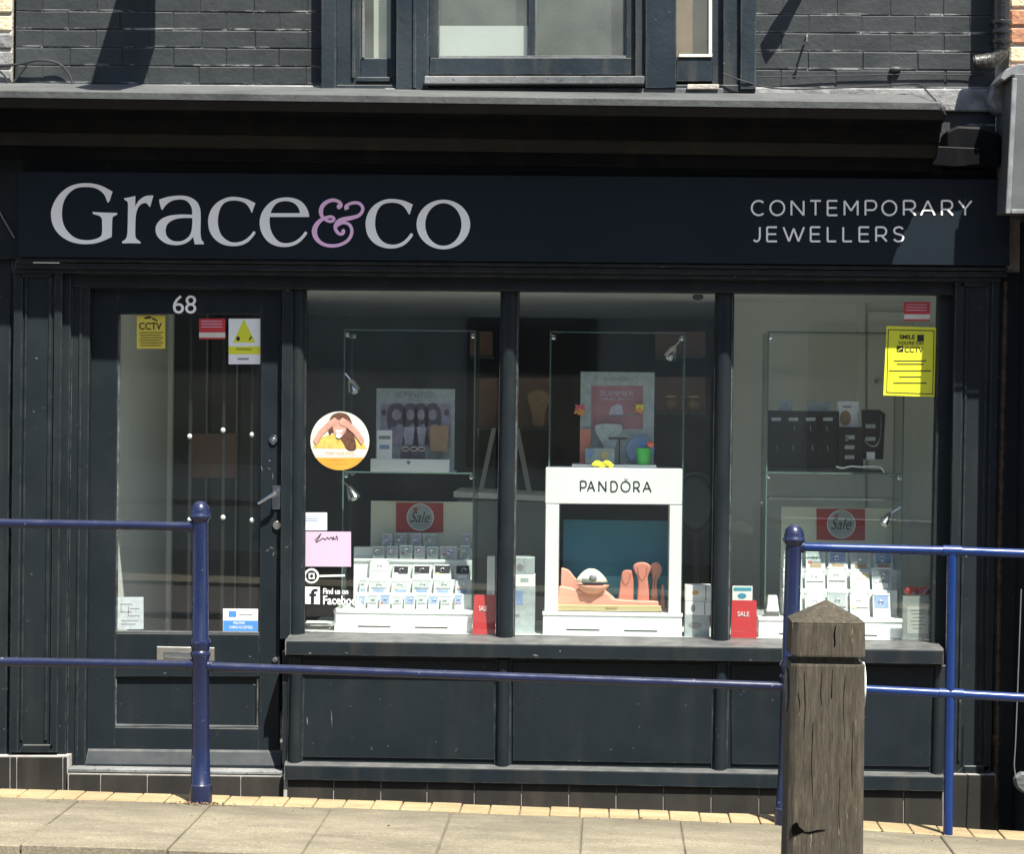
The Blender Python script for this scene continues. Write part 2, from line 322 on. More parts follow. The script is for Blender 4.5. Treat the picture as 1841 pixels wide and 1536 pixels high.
def text(name, s, x0, y0, x1, y1, Y, m, parent, depth=0.001, bold=0.0, shear=0.0):
    """built-in font fitted to a pixel rectangle"""
    cu = bpy.data.curves.new(name, 'FONT'); cu.body = s; cu.extrude = depth/2; cu.offset = bold; cu.shear = shear; cu.resolution_u = 3
    o = fromcurve(name, cu, Y, m, None)
    me = o.data; xs = [v.co.x for v in me.vertices]; zs = [v.co.z for v in me.vertices]
    a, b, c, d = min(xs), max(xs), min(zs), max(zs)
    X0, X1 = PX(x0, (y0+y1)/2, Y), PX(x1, (y0+y1)/2, Y); Z0, Z1 = PZ((x0+x1)/2, y1, Y), PZ((x0+x1)/2, y0, Y)
    for v in me.vertices:
        v.co.x = (v.co.x-a)/(b-a)*(X1-X0) - (X1-X0)/2; v.co.z = (v.co.z-c)/(d-c)*(Z1-Z0)
    WL[o] = Vector(((X0+X1)/2, Y, Z0))
    if parent: o.parent = parent; o.location = WL[o]-WL[parent]
    else: o.location = WL[o]
    return o
def ribbon(paths, Y, depth, step=0.0004):
    """paths: list of (points (x,z), width or list of widths) -> flat ribbons, each a touch prouder than the last"""
    V, Fc = [], []
    for k, (pts, wd) in enumerate(paths):
        n = len(pts); base = len(V)
        for i, (x, z) in enumerate(pts):
            a = pts[max(0, i-1)]; b = pts[min(n-1, i+1)]; dx, dz = b[0]-a[0], b[1]-a[1]; l = math.hypot(dx, dz) or 1
            h = (wd[i] if isinstance(wd, list) else wd)/2; nx, nz = -dz/l*h, dx/l*h
            yf = Y - step*k - (step*6*i/n if isinstance(wd, list) else 0)
            V += [(x+nx, yf, z+nz), (x-nx, yf, z-nz), (x+nx, Y+depth, z+nz), (x-nx, Y+depth, z-nz)]
        for i in range(n-1):
            a = base+4*i; b = a+4
            Fc += [(a, a+1, b+1, b), (a+2, b+2, b+3, a+3), (a, b, b+2, a+2), (a+1, a+3, b+3, b+1)]
        Fc += [(base, base+2, base+3, base+1), (base+4*n-4, base+4*n-3, base+4*n-1, base+4*n-2)]
    return V, Fc
def lathe(prof, cx, cy, n=20):
    V, Fc = [], []
    for r, z in prof:
        for i in range(n): a = 2*math.pi*i/n; V.append((cx+r*math.cos(a), cy+r*math.sin(a), z))
    for j in range(len(prof)-1):
        for i in range(n): Fc.append((j*n+i, j*n+(i+1) % n, (j+1)*n+(i+1) % n, (j+1)*n+i))
    Fc.append(tuple(range(n-1, -1, -1))); Fc.append(tuple(range((len(prof)-1)*n, len(prof)*n)))
    return V, Fc
def tube(pts, r, n=12):
    pts = [Vector(p) for p in pts]; V, Fc = [], []; N = len(pts); up = None
    for i, p in enumerate(pts):
        d = (pts[min(N-1, i+1)]-pts[max(0, i-1)]).normalized()
        if up is None: up = d.orthogonal().normalized()
        u = (up - d*up.dot(d)).normalized(); up = u; v = d.cross(u)
        rr = r[i] if isinstance(r, (list, tuple)) else r
        for k in range(n): a = 2*math.pi*k/n; V.append(p+(u*math.cos(a)+v*math.sin(a))*rr)
    for i in range(N-1):
        for k in range(n): Fc.append((i*n+k, i*n+(k+1) % n, (i+1)*n+(k+1) % n, (i+1)*n+k))
    Fc.append(tuple(range(n-1, -1, -1))); Fc.append(tuple(range((N-1)*n, N*n)))
    return V, Fc
def ell(cx, cy, rx, ry, n=40): return [(cx+rx*math.cos(2*math.pi*i/n), cy-ry*math.sin(2*math.pi*i/n)) for i in range(n)]
def blob(c, rx, ry, rz, nu=12, nv=8, wob=0.0):
    V, Fc = [], []
    for j in range(nv+1):
        t = math.pi*j/nv
        for i in range(nu):
            a = 2*math.pi*i/nu; k = 1+wob*math.sin(5*a+j)
            V.append((c[0]+rx*k*math.sin(t)*math.cos(a), c[1]+ry*k*math.sin(t)*math.sin(a), c[2]+rz*math.cos(t)))
    for j in range(nv):
        for i in range(nu): Fc.append((j*nu+i, j*nu+(i+1) % nu, (j+1)*nu+(i+1) % nu, (j+1)*nu+i))
    return V, Fc
ORD = ['first', 'second', 'third', 'fourth', 'fifth', 'sixth', 'seventh', 'eighth', 'ninth', 'tenth']

# ================================================================== GROUND
COPF = [(-900, 1405), (0, 1434), (560, 1451), (960, 1466), (1385, 1481), (1841, 1512), (2600, 1550)]   # front edge of the coping
YC = -0.90
GP = [(P(x, y, YC).x, P(x, y, YC).z) for x, y in COPF]
GP = [(GP[0][0]-14, GP[0][1]+0.25)] + GP + [(GP[-1][0]+14, GP[-1][1]-0.35)]
def gz(x):
    for (a, za), (b, zb) in zip(GP, GP[1:]):
        if x <= b: return za+(zb-za)*(x-a)/(b-a)
    return GP[-1][1]
def ghit(px, py):                           # where a pixel's ray meets the pavement
    d = ROT @ Vector(((px-CX)/F, -(py-CY)/F, -1.0)); lo, hi = 2.0, 14.0
    for _ in range(40):
        m = (lo+hi)/2; p = CAM+d*m
        if p.z > gz(p.x): lo = m
        else: hi = m
    return CAM+d*lo
YK = ghit(60, 1521).y                       # street edge of the pavement
def strip(y0, y1, dz, x0=-18, x1=18, n=90):
    V, Fc = [], []
    for i in range(n+1):
        x = x0+(x1-x0)*i/n; V += [(x, y0, gz(x)+dz), (x, y1, gz(x)+dz)]
    for i in range(n): Fc.append((2*i, 2*i+2, 2*i+3, 2*i+1))
    return V, Fc
def slabstrip(y0, y1, dz, th, **k):
    V, Fc = strip(y0, y1, dz, **k); n = len(V)
    V2 = [(x, y, z-th) for x, y, z in V]; F2 = [tuple(n+i for i in reversed(f)) for f in Fc]
    m = n//2
    side = []
    for i in range(m-1): side += [(2*i, n+2*i, n+2*i+2, 2*i+2), (2*i+1, 2*i+3, n+2*i+3, n+2*i+1)]
    side += [(0, 1, n+1, n), (n-2, 2*n-2, 2*n-1, n-1)]
    return V+V2, Fc+F2+side
road = tag(mk('road', strip(-60, YK+0.05, -0.032, -60, 60), ROAD), None, None, kind='structure')
pave = tag(mk('pavement', slabstrip(YK+0.03, YC+0.16, -0.008, 0.30), SLABJ), None, None, kind='structure')
walk = tag(mk('sunken_walkway', strip(YC+0.162, 0.6, -0.30), SLABJ), None, None, kind='structure')
opp = tag(mk('far_pavement', slabstrip(-13.0, -9.2, 0.0, 0.3), SLAB), None, None, kind='structure')
YR = ghit(800, 1507).y
jx = [352, 582, 806, 1045, 1224, 1455, 1680, 1900]
JX = [ghit(a, 1475 if a < 900 else 1490).x for a in jx]; JX = [JX[0]-0.52*k for k in range(6, 0, -1)]+JX
JX += [JX[-1]+0.52*(k+1) for k in range(4)]
for r, (ya, yb) in enumerate(((YC-0.004, YR), (YR-0.006, YK))):
    for i in range(len(JX)-1):
        off = 0.0 if r == 0 else 0.0
        a, b = JX[i]+0.0028+off, JX[i+1]-0.0028+off; h = random.uniform(-0.002, 0.003)
        V = [(a, yb, gz(a)+h), (b, yb, gz(b)+h), (b, ya, gz(b)+h), (a, ya, gz(a)+h)]; V = [(x, y, z-0.05) for x, y, z in V]+V
        mk('paving_slab', (V, box(0,1,0,1,0,1)[1]), SLAB, pave, bev=0.004)
x = -3.4; k = 0
while x < 3.4:
    wd = 0.112+random.uniform(-0.004, 0.004); a, b = x, x+wd; h = random.uniform(-0.002, 0.002)
    y0, y1 = YC+random.uniform(-0.006, 0.004), YC+0.19+random.uniform(-0.004, 0.003)
    V = [(a, y0, gz(a)+h), (b, y0, gz(b)+h), (b, y1, gz(b)+h), (a, y1, gz(a)+h)]; V = [(q[0], q[1], q[2]-0.068) for q in V]+V
    mk('coping_brick', (V, box(0,1,0,1,0,1)[1]), YCOP, pave, bev=0.003)
    x = b+0.0045

# ================================================================== THE SHOP BUILDING
shop = T('shop_building', 'black painted two storey shop with flaking brick upper wall and bay of windows', 'building', (-0.3, 0.2, 0.0))
SCX = lambda px, py, Y=0.0: PX(px, py, Y)
# --- upper wall with painted bricks
XW0, XW1 = PX(28, 80, 0.03), PX(1792, 80, 0.03)
ZB = PZ(900, 160, 0.03)
WX0, WX1 = PX(580, 80, 0.03), PX(1356, 80, 0.03)           # the upper window opening
ztop = ZB+2.9
wall = mk('upper_wall', join(box(XW0, WX0, 0.0325, 0.34, ZB-0.30, ztop), box(WX1, XW1, 0.0325, 0.34, ZB-0.30, ztop),
     box(WX0, WX1, 0.036, 0.34, ZB+1.75, ztop), box(WX0, WX1, 0.036, 0.34, ZB-0.30, ZB-0.02)), BRICKP, shop)
ch = 0.0772; bl = 0.2285
z0 = PZ(400, 119, 0.03)
bm_ = {}
def brick(x0, x1, z, ycen, par, m, name='brick', h=ch):
    V, Fc = box(x0+0.0012, x1-0.0012, ycen+random.uniform(-0.0015, 0.0015), ycen+0.05, z+0.0012+random.uniform(-0.001, 0.001), z+h-0.0012+random.uniform(-0.001, 0.001))
    V = [(x+random.uniform(-.002, .002), y+random.uniform(-.0015, .0015), q+random.uniform(-.0018, .0018)) for x, y, q in V]
    mk(name, (V, Fc), m, par, bev=0.0032)
for r in range(-1, 11):
    z = z0+r*ch; hh = ch
    for (xa, xb) in ((XW0, WX0-0.002), (WX1+0.002, XW1)):
        x = xa; first = True
        while x < xb-0.02:
            L_ = bl*(0.5 if (first and r % 2) else 1)*random.uniform(0.97, 1.03); first = False
            e = min(xb, x+L_)
            if xb-e < 0.05: e = xb
            brick(x, e, z, 0.0292, wall, BRICKP); x = e
# rendered ledge course above the cornice
mk('render_band', pp([(28, 150), (580, 153), (580, 168), (28, 166)], 0.012, 0.04), REND, shop, bev=0.006)
mk('render_band', pp([(1356, 156), (1790, 160), (1790, 200), (1356, 200)], 0.008, 0.04), REND, shop, bev=0.006)
# --- cornice (profile swept along the front), broken off short at the right
def sweep(prof, xa, xb, za0, slope):
    n = len(prof); V = [(xa, y, z) for y, z in prof]+[(xb, y, z+slope*(xb-xa)) for y, z in prof]
    return V, [tuple(range(n)), tuple(range(2*n-1, n-1, -1))]+[(i, (i+1) % n, n+(i+1) % n, n+i) for i in range(n)]
XC0 = PX(-60, 200, -0.42); XCE = PX(1700, 200, -0.40)
pz = lambda y, Y: PZ(900, y, Y)
slp = (PZ(1450, 197, -0.42)-PZ(0, 178, -0.42))/(PX(1450, 197, -0.42)-PX(0, 178, -0.42))
zoff = -slp*(PX(900, 188, -0.42)-XC0)
cprof = [(0.035, pz(166, 0.03)), (-0.36, pz(180, -0.36)), (-0.405, pz(182, -0.405)), (-0.42, pz(188, -0.42)), (-0.415, pz(193, -0.415)), (-0.40, pz(205, -0.40)), (-0.375, pz(206, -0.375)),
         (-0.33, pz(210, -0.33)), (-0.30, pz(213, -0.30)), (-0.29, pz(226, -0.29)), (-0.255, pz(228, -0.255)), (-0.235, pz(243, -0.235)), (-0.215, pz(249, -0.215)), (-0.20, pz(252, -0.20)), (-0.175, pz(262, -0.175)),
         (-0.155, pz(273, -0.155)), (-0.13, pz(275, -0.13)), (-0.115, pz(297, -0.115)), (-0.05, pz(299, -0.05)), (0.035, pz(299, 0.035))]
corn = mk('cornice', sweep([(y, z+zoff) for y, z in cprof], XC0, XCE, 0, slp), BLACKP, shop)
for i_, (a_, b_) in enumerate(((0, 3), (3, 6), (12, 16))):  # front bands coloured brown for ground bounce as well as weathering
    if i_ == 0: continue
    q_ = [(y-0.0025, z+zoff-0.0005) for y, z in cprof[a_:b_]]; mk('weathered_bounce_fillet', sweep(q_+[(y+0.012, z+0.001) for y, z in reversed(q_)], XC0, XCE-0.004*i_, 0, slp), CORN, shop)
lz = lambda y: y+zoff
mk('lead_apron', sweep([(y, z+zoff) for y, z in ((0.026, pz(160, 0.026)), (-0.423, pz(173, -0.423)), (-0.4275, pz(175, -0.4275)), (-0.427, pz(186.5, -0.427)), (-0.4225, pz(187, -0.4225)), (-0.4185, pz(178, -0.4185)), (0.026, pz(163, 0.026)))], XC0, XCE-0.02, 0, slp), LEADF, shop)
# broken end: ragged block set further back
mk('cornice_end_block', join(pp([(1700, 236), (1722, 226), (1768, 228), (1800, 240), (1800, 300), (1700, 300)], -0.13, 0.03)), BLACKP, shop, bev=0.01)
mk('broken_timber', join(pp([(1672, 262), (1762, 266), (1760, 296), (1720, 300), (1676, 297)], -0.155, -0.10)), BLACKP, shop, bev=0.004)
# --- frieze, head beam
mk('frieze_moulding', pp([(28, 464), (1812, 481), (1812, 487), (28, 470)], -0.045, 0.03), PAINT, shop, bev=0.003)
mk('frieze_moulding', pp([(28, 472), (1812, 489), (1812, 498), (28, 482)], -0.03, 0.03), PAINT, shop, bev=0.003)
mk('head_beam', join(pp([(20, 482), (1800, 498), (1800, 506), (20, 490)], -0.012, 0.14), pp([(112, 491), (1716, 505), (1716, 530), (112, 516)], 0.042, 0.16)), PAINT, shop, bev=0.003)
mk('sign_backing', pp([(-30, 270), (1800, 270), (1805, 480), (-30, 464)], -0.004, 0.16), PAINT, shop)
# --- pilasters
def pilaster(x0, x1, y0, y1, lean):
    q = lambda a, b, c, d, yf, yb: pp([(a+lean, b), (c+lean, b), (c, d), (a, d)], yf, yb)
    o = mk('pilaster', q(x0, y0, x1, y1, 0.014, 0.2), PAINT, shop, bev=0.002)
    mk('stile', q(x0, y0, x0+16, y1, 0.0, 0.014), PAINT, o, bev=0.003)
    mk('stile', q(x1-14, y0, x1, y1, 0.0, 0.014), PAINT, o, bev=0.003)
    mk('bead', q(x0+20, y0+12, x0+24, y1-22, 0.006, 0.014), PAINT, o, bev=0.002)
    mk('bead', q(x1-24, y0+12, x1-19, y1-22, 0.006, 0.014), PAINT, o, bev=0.002)
    mk('rail', q(x0+16, y1-14, x1-14, y1, 0.0, 0.014), PAINT, o, bev=0.003)
    mk('rail', q(x0+16, y0, x1-14, y0+10, 0.0, 0.014), PAINT, o, bev=0.003)
    return o
pilaster(16, 103, 488, 1354, 9)
pilaster(1702, 1782, 505, 1392, 16)
# --- outside edge strips and base blocks
mk('corner_strip', pp([(1795, 490), (1900, 490), (1900, 1600), (1782, 1600)], 0.048, 0.2), PAINT, shop)
# --- door frame
fr = mk('door_frame', join(pp([(112, 491), (128, 491), (118, 1392), (102, 1392)], 0.028, 0.16), pp([(128, 500), (162, 500), (153, 1392), (118, 1392)], 0.052, 0.18)), PAINT, shop, bev=0.003)
mk('bead', pp([(143, 516), (148, 516), (139, 1385), (134, 1385)], 0.044, 0.053), PAINT, fr, bev=0.002)
mk('head', pp([(162, 510), (508, 514), (508, 522), (162, 519)], 0.06, 0.16), PAINT, fr)
# --- door
YD = 0.10
door = mk('door', join(pp([(164, 519), (213, 519), (206, 1377), (156, 1377)], YD, YD+0.045), pp([(470, 521), (507, 521), (501, 1380), (465, 1380)], YD, YD+0.045),
      pp([(213, 519), (470, 521), (470, 565), (213, 565)], YD, YD+0.045), pp([(208, 1139), (466, 1141), (466, 1218), (207, 1218)], YD, YD+0.045),
      pp([(206, 1308), (465, 1311), (465, 1380), (205, 1377)], YD, YD+0.045)), PAINT2, shop, bev=0.003)
mk('panel', pp([(205, 1214), (467, 1216), (467, 1314), (205, 1312)], YD+0.018, YD+0.035), PAINT2, door)
mk('panel_moulding', pp([(207, 1303), (465, 1306), (465, 1310.5), (207, 1307.5)], YD+0.004, YD+0.03), LEAD, door, bev=0.0015)  # pale strip puts the sunlit bevel highlight of the panel into its colour
mk('panel_moulding', pp([(206.5, 1219), (209.5, 1219), (208.5, 1307), (205.5, 1307)], YD+0.006, YD+0.03), LEAD, door, bev=0.0015)
mk('panel_moulding', pp([(461.5, 1219), (464.5, 1219), (464, 1309), (461, 1309)], YD+0.006, YD+0.03), LEAD, door, bev=0.0015)
mk('pane', pp([(209, 561), (473, 561), (469, 1143), (205, 1142)], YD+0.02, YD+0.026), GLASS, door)
mk('glazing_bead', pp([(213, 566), (216, 566), (210, 1138), (207, 1138)], YD+0.004, YD+0.02), LEAD, door, bev=0.001)
mk('glazing_bead', pp([(207, 1135), (466, 1137), (466, 1140), (207, 1138.5)], YD+0.002, YD+0.02), LEAD, door, bev=0.001)
wb0, wb1 = P(154, 1366, 0.05), P(505, 1369, 0.05)
wprof = [(0.099, 0.040), (0.085, 0.030), (0.045, -0.020), (0.045, -0.032), (0.099, -0.034)]
mk('weather_board', sweep([(y, wb0.z+z) for y, z in wprof], wb0.x, wb1.x, 0, (wb1.z-wb0.z)/(wb1.x-wb0.x)), PAINT2, door, bev=0.002)
for nm, s, x0 in (('house_number', '6', 311), ('house_number', '8', 333)):
    text(nm, s, x0, 531, x0+20, 564, YD-0.004, LETTER, door, 0.006, 0.0)
# lock, handle, second lock, letter plate
def disc(px, py, r, yf, yb, m, name, par, n=24):
    c = P(px, py, yf); return mk(name, pr([(c.x+r*math.cos(2*math.pi*i/n), c.z+r*math.sin(2*math.pi*i/n)) for i in range(n)], yf, yb), m, par, bev=min(0.003, r*0.2), smooth=True)
lk = disc(491.5, 791, 0.020, YD-0.010, YD-0.0005, CHROME, 'lock', door); disc(491.5, 791, 0.009, YD-0.015, YD-0.0102, STEEL, 'lock_core', lk)
hp = mk('handle_plate', pp([(489, 873), (505, 873), (505, 916), (489, 916)], YD-0.008, YD-0.0005), CHROME, door, bev=0.003)
mk('lever', tube([P(498, 886, YD-0.006), P(498, 886, YD-0.05), P(494, 887, YD-0.058), P(480, 896, YD-0.058), P(464, 906, YD-0.056)], [0.010, 0.009, 0.009, 0.0075, 0.006], 10), CHROME, hp, smooth=True)
disc(498, 945, 0.019, YD-0.012, YD-0.0005, STEEL, 'lock', door)
lp = mk('letter_plate', pp([(281, 1163), (386, 1165), (386, 1191), (281, 1189)], YD-0.010, YD-0.0005), STEEL, door, bev=0.003)
mk('letter_flap', pp([(294, 1172), (374, 1173.5), (374, 1187), (294, 1185.5)], YD-0.014, YD-0.0102), LEAD, lp, bev=0.002)
disc(494, 1188, 0.012, YD-0.02, YD-0.0005, LEAD, 'door_stop', door)
# threshold
mk('threshold', pp([(122, 1383), (506, 1389), (506, 1394), (122, 1389)], -0.04, 0.25), FLAKE, shop, bev=0.002)
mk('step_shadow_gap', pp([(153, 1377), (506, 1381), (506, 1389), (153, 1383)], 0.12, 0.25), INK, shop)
# --- shop window
YG = 0.112
win = mk('shop_window', pp([(507, 522), (527, 522), (523, 1150), (503, 1150)], 0.06, 0.17), PAINT, shop, bev=0.003)
mk('jamb', pp([(1688, 527), (1718, 527), (1702, 1165), (1674, 1165)], 0.085, 0.17), PAINT, win, bev=0.003)
def column(xa, xb, ya, yb, Yc, r, par, name):
    """half round mullion with fillets either side"""
    a, b = P(xa, ya, Yc), P(xb, yb, Yc); out = []
    prof = [(-1.25, 0.55), (-1.25, 0.0), (-1.02, -0.05)]+[(math.sin(t), -math.cos(t)) for t in [(-85+10*k)*math.pi/180 for k in range(18)]]+[(1.02, -0.05), (1.25, 0.0), (1.25, 0.55)]
    n = len(prof); V = [(a.x+u*r, Yc+v*r, a.z) for u, v in prof]+[(b.x+u*r, Yc+v*r, b.z) for u, v in prof]
    return mk(name, (V, [tuple(range(n)), tuple(range(2*n-1, n-1, -1))]+[(i, (i+1) % n, n+(i+1) % n, n+i) for i in range(n)]), PAINT, par, smooth=True)
column(536, 532, 521, 1150, 0.095, 0.030, win, 'mullion')
column(917, 908, 524, 1156, 0.095, 0.033, win, 'mullion')
column(1303, 1295, 526, 1160, 0.095, 0.033, win, 'mullion')
for (a, b, c, d) in (((534, 518), (912, 518), (908, 1146), (530, 1146)), ((912, 518), (1300, 520), (1296, 1152), (908, 1146)), ((1300, 520), (1692, 522), (1676, 1158), (1296, 1152))):
    mk('pane', pp([a, b, c, d], YG, YG+0.006), GLASS, win)
mk('glazing_bead', pp([(543, 523), (545.5, 523), (541.5, 1146), (539, 1146)], 0.09, YG), LEAD, win, bev=0.001)
mk('glazing_bead', pp([(930, 525), (932.5, 525), (924, 1150), (921.5, 1150)], 0.09, YG), LEAD, win, bev=0.001)
mk('glazing_bead', pp([(1316, 527), (1318.5, 527), (1311, 1156), (1308.5, 1156)], 0.09, YG), LEAD, win, bev=0.001)
# sills
s0, s1 = P(513, 1152, -0.09), P(1697, 1169, -0.09)
ss = (s1.z-s0.z)/(s1.x-s0.x)
sill = mk('window_sill', sweep([(-0.09, s0.z-0.004), (-0.086, s0.z), (0.16, s0.z+0.013), (0.16, s0.z-0.075), (-0.03, s0.z-0.068), (-0.09, s0.z-0.062)], s0.x, s1.x, 0, ss), SILLP, shop, bev=0.003)
b0, b1 = P(511, 1376, -0.09), P(1697, 1397, -0.09); bs = (b1.z-b0.z)/(b1.x-b0.x)
mk('lower_sill', sweep([(-0.09, b0.z-0.004), (-0.086, b0.z), (0.05, b0.z+0.016), (0.05, b0.z-0.068), (-0.05, b0.z-0.068), (-0.09, b0.z-0.064)], b0.x, b1.x, 0, bs), SILLP, shop, bev=0.003)
# stall riser panels
rs = mk('stall_riser', pp([(508, 1172), (1694, 1188), (1694, 1392), (508, 1372)], -0.028, 0.04), PAINT2, shop)
for (a, b, c, d) in ((540, 889, 1225, 1367), (922, 1281, 1228, 1374), (1315, 1680, 1232, 1380)):
    mk('panel', pp([(a, 1186+(a-540)*0.013), (b, 1186+(b-540)*0.013), (b, d), (a, d-5)], -0.036, -0.028), PAINT2, rs, bev=0.002)
for (xa, xb, ya, yb) in ((534, 530, 1180, 1372), (905, 903, 1186, 1379), (1297, 1293, 1191, 1385), (1690, 1685, 1197, 1391)):
    column(xa, xb, ya, yb, -0.036, 0.027, rs, 'half_column')
# --- plinth of black tiles
pl = mk('plinth', join(pp([(122, 1391), (510, 1396), (510, 1560), (122, 1560)], -0.042, 0.2), pp([(510, 1396), (1696, 1414), (1696, 1600), (510, 1560)], -0.066, 0.2), pp([(-60, 1360), (123, 1360), (121, 1560), (-60, 1560)], -0.016, 0.2), pp([(1698, 1392), (1790, 1394), (1786, 1620), (1694, 1600)], -0.02, 0.2)), GROUT, shop)
def tiles(edges, ytop, ybot, Y, slope):
    for a, b in zip(edges, edges[1:]):
        t = lambda x: slope*(x-edges[0])
        mk('tile', pp([(a+1.0, ytop+t(a)), (b-1.0, ytop+t(b)), (b-1.0, ybot+t(b)), (a+1.0, ybot+t(a))], Y-0.006, Y+0.002), TILE, pl, bev=0.0015)
tiles([123, 181, 265, 349, 433, 516], 1393, 1560, -0.042, 0.013)
tiles([516, 600, 685, 768, 853, 938, 1023, 1108, 1193, 1279, 1365, 1450, 1540, 1625, 1696], 1399, 1570, -0.066, 0.0155)
tiles([-60, 18, 30, 113, 121], 1362, 1540, -0.016, 0.002)
tiles([1699, 1790], 1394, 1600, -0.02, 0.01)

# scuffs and knocks in the paint
def scuff(par, Y, spots):
    for x, y, dx, dy, wpx in spots:
        q = px2([(x, y), (x+dx*0.5+random.uniform(-1, 1), y+dy*0.5), (x+dx, y+dy)], Y)
        mk('paint_chip', ribbon([(q, [wpx*0.3*0.00236, wpx*0.00236, wpx*0.2*0.00236])], Y-0.0004, 0.0003, 0.0), FLAKE, par)
scuff(door, YD, [(470, 838, 2, 9, 2), (483, 828, 4, 1, 2), (481, 842, 5, 2, 1.5), (490, 851, 1, 12, 1.2), (478, 992, 7, -4, 1.6), (485, 984, 8, 3, 1.6), (490, 1000, 3, -8, 1.5), (497, 990, 2, 10, 1.2), (448, 1180, 4, 2, 1.5)])
scuff(rs, -0.036, [(552, 1290, 1, 14, 1.6), (595, 1278, 2, 30, 1.0), (697, 1342, 2, 1, 2), (1137, 1345, 2, 1, 1.8), (870, 1199, 2, 1, 4)])
scuff(sill, -0.09, [(958, 1178, 10, 2, 3), (1348, 1187, 3, 1, 2), (555, 1175, 5, 0, 2), (620, 1174, 6, 0.5, 1.2)])
# ================================================================== SHOP SIGN
YS = -0.062
sign = T('shop_sign', 'long black fascia sign with pale serif letters and a pink ampersand', 'sign', P(920, 478, YS))
mk('board', pp([(32, 308), (1815, 322), (1815, 478), (32, 462)], YS, -0.006), SIGNP, sign, bev=0.002)
def zg(pts, x0): return [(P(x0+a/9.205, 320+b/9.208, YS).x, P(x0+a/9.205, 320+b/9.208, YS).z) for a, b in cat(pts, 5)]
c = 1
G = [(1128,225,c),(960,135),(830,98),(690,85),(540,100),(400,150),(270,250),(175,380),(120,520),(112,620),(130,740),(185,860),(280,965),(400,1040),(540,1083),(690,1095),(850,1080),(1000,1030),(1115,975,c),(1125,680),(1150,635),(1205,605,c),(1205,578,c),(1000,573),(800,562,c),(805,595,c),(910,628),(950,670),(958,760),(958,880),(945,950),(900,990),(800,1022),(690,1030),(560,1010),(450,950),(360,850),(310,740),(290,600),(305,450),(350,330),(430,230),(540,165),(690,148),(830,165),(930,215),(1000,290),(1040,390),(1055,408,c),(1080,380,c)]
R_ = [(1320,335,c),(1420,318),(1505,297,c),(1505,470,c),(1560,380),(1640,315),(1720,292),(1805,290,c),(1750,480,c),(1732,470,c),(1700,425),(1650,415),(1580,450),(1535,530),(1512,640),(1505,800),(1505,940),(1520,1000),(1560,1035),(1592,1060,c),(1592,1085,c),(1440,1080),(1288,1082,c),(1290,1050,c),(1340,1015),(1370,950),(1380,800),(1385,500),(1382,410),(1360,380),(1325,360,c)]
A_ = [(150,358,c),(300,312),(490,292),(640,310),(760,380),(820,480),(838,620),(835,900),(850,1020),(870,1045),(890,1070,c),(888,1098,c),(740,1098,c),(715,975,c),(640,1050),(540,1098),(420,1112),(280,1090),(170,1020),(110,940),(92,860),(110,770),(190,680),(320,625),(500,605),(700,608,c),(690,500),(640,410),(570,365),(480,355),(370,375),(280,430),(230,490),(210,525,c),(190,522,c),(165,440)]
AH = [(700,662,c),(540,662),(400,688),(300,750),(262,830),(262,920),(300,990),(380,1040),(480,1050),(570,1025),(650,960),(685,880),(700,780)]
C_ = [(1742,415,c),(1590,345),(1400,312),(1260,330),(1120,400),(1020,510),(968,650),(965,780),(1000,910),(1090,1030),(1220,1105),(1380,1128),(1520,1108),(1630,1050),(1720,950),(1742,905),(1725,885),(1705,890),(1650,960),(1550,1035),(1420,1068),(1310,1050),(1210,980),(1150,880),(1122,740),(1135,590),(1180,470),(1260,395),(1390,372),(1530,395),(1610,450),(1660,530),(1675,570,c),(1692,568,c),(1712,500)]
E_ = [(885,645,c),(870,560),(820,460),(740,380),(630,335),(500,322),(350,345),(220,420),(120,540),(70,680),(72,820),(120,950),(210,1060),(340,1125),(490,1142),(630,1115),(740,1050),(830,950),(850,915),(835,890),(812,895),(740,980),(640,1050),(520,1080),(400,1060),(310,980),(250,860),(228,740),(232,645,c)]
EH = [(245,582,c),(280,500),(340,425),(430,388),(540,385),(630,415),(690,470),(720,530),(730,582,c)]
C2 = [(850,440,c),(700,375),(510,347),(370,365),(230,435),(130,545),(75,690),(72,820),(110,960),(210,1080),(340,1145),(490,1168),(630,1145),(740,1085),(830,985),(852,940),(835,918),(812,922),(740,1010),(640,1080),(520,1105),(400,1080),(310,1010),(250,900),(225,770),(240,620),(290,500),(370,430),(500,408),(620,425),(710,485),(760,560),(780,600,c),(800,598,c),(820,530)]
LD = 0.005
for polys, x0 in (((G,), 80), ((R_,), 80), ((A_, AH), 270), ((C_,), 270), ((E_, EH), 460), ((C2,), 650), ((ell(1355,770,443,410), ell(1355,770,300,353)), 650)):
    glyph('letter', [zg(q, x0) for q in polys], YS-LD, LD-0.0002, LETTER, sign)
def amp(pts):
    q = cat([(a, b) for a, b, w in pts], 6, False); W = []
    for i in range(len(pts)-1): W += [pts[i][2]+(pts[i+1][2]-pts[i][2])*s/6 for s in range(6)]
    W.append(pts[-1][2]); m = 1/13.967/423
    return [(P(550+a/13.967, 345+b/13.967, YS).x, P(550+a/13.967, 345+b/13.967, YS).z) for a, b in q], [x*m for x in W]
p1 = amp([(850,425,60),(835,370,130),(875,330,100),(840,255,80),(690,205,85),(530,250,95),(420,350,105),(378,480,110),(400,600,90),(480,690,75),(600,740,75),(690,715,75),(700,660,75),(640,625,75),(560,632,75),(450,668,80),(340,740,100),(245,870,125),(215,1000,132),(250,1140,118),(350,1260,95),(500,1335,85),(690,1355,82),(880,1320,80),(1050,1220,80),(1140,1080,80),(1150,940,80),(1090,820,78),(960,775,72),(850,800,80),(780,860,60)])
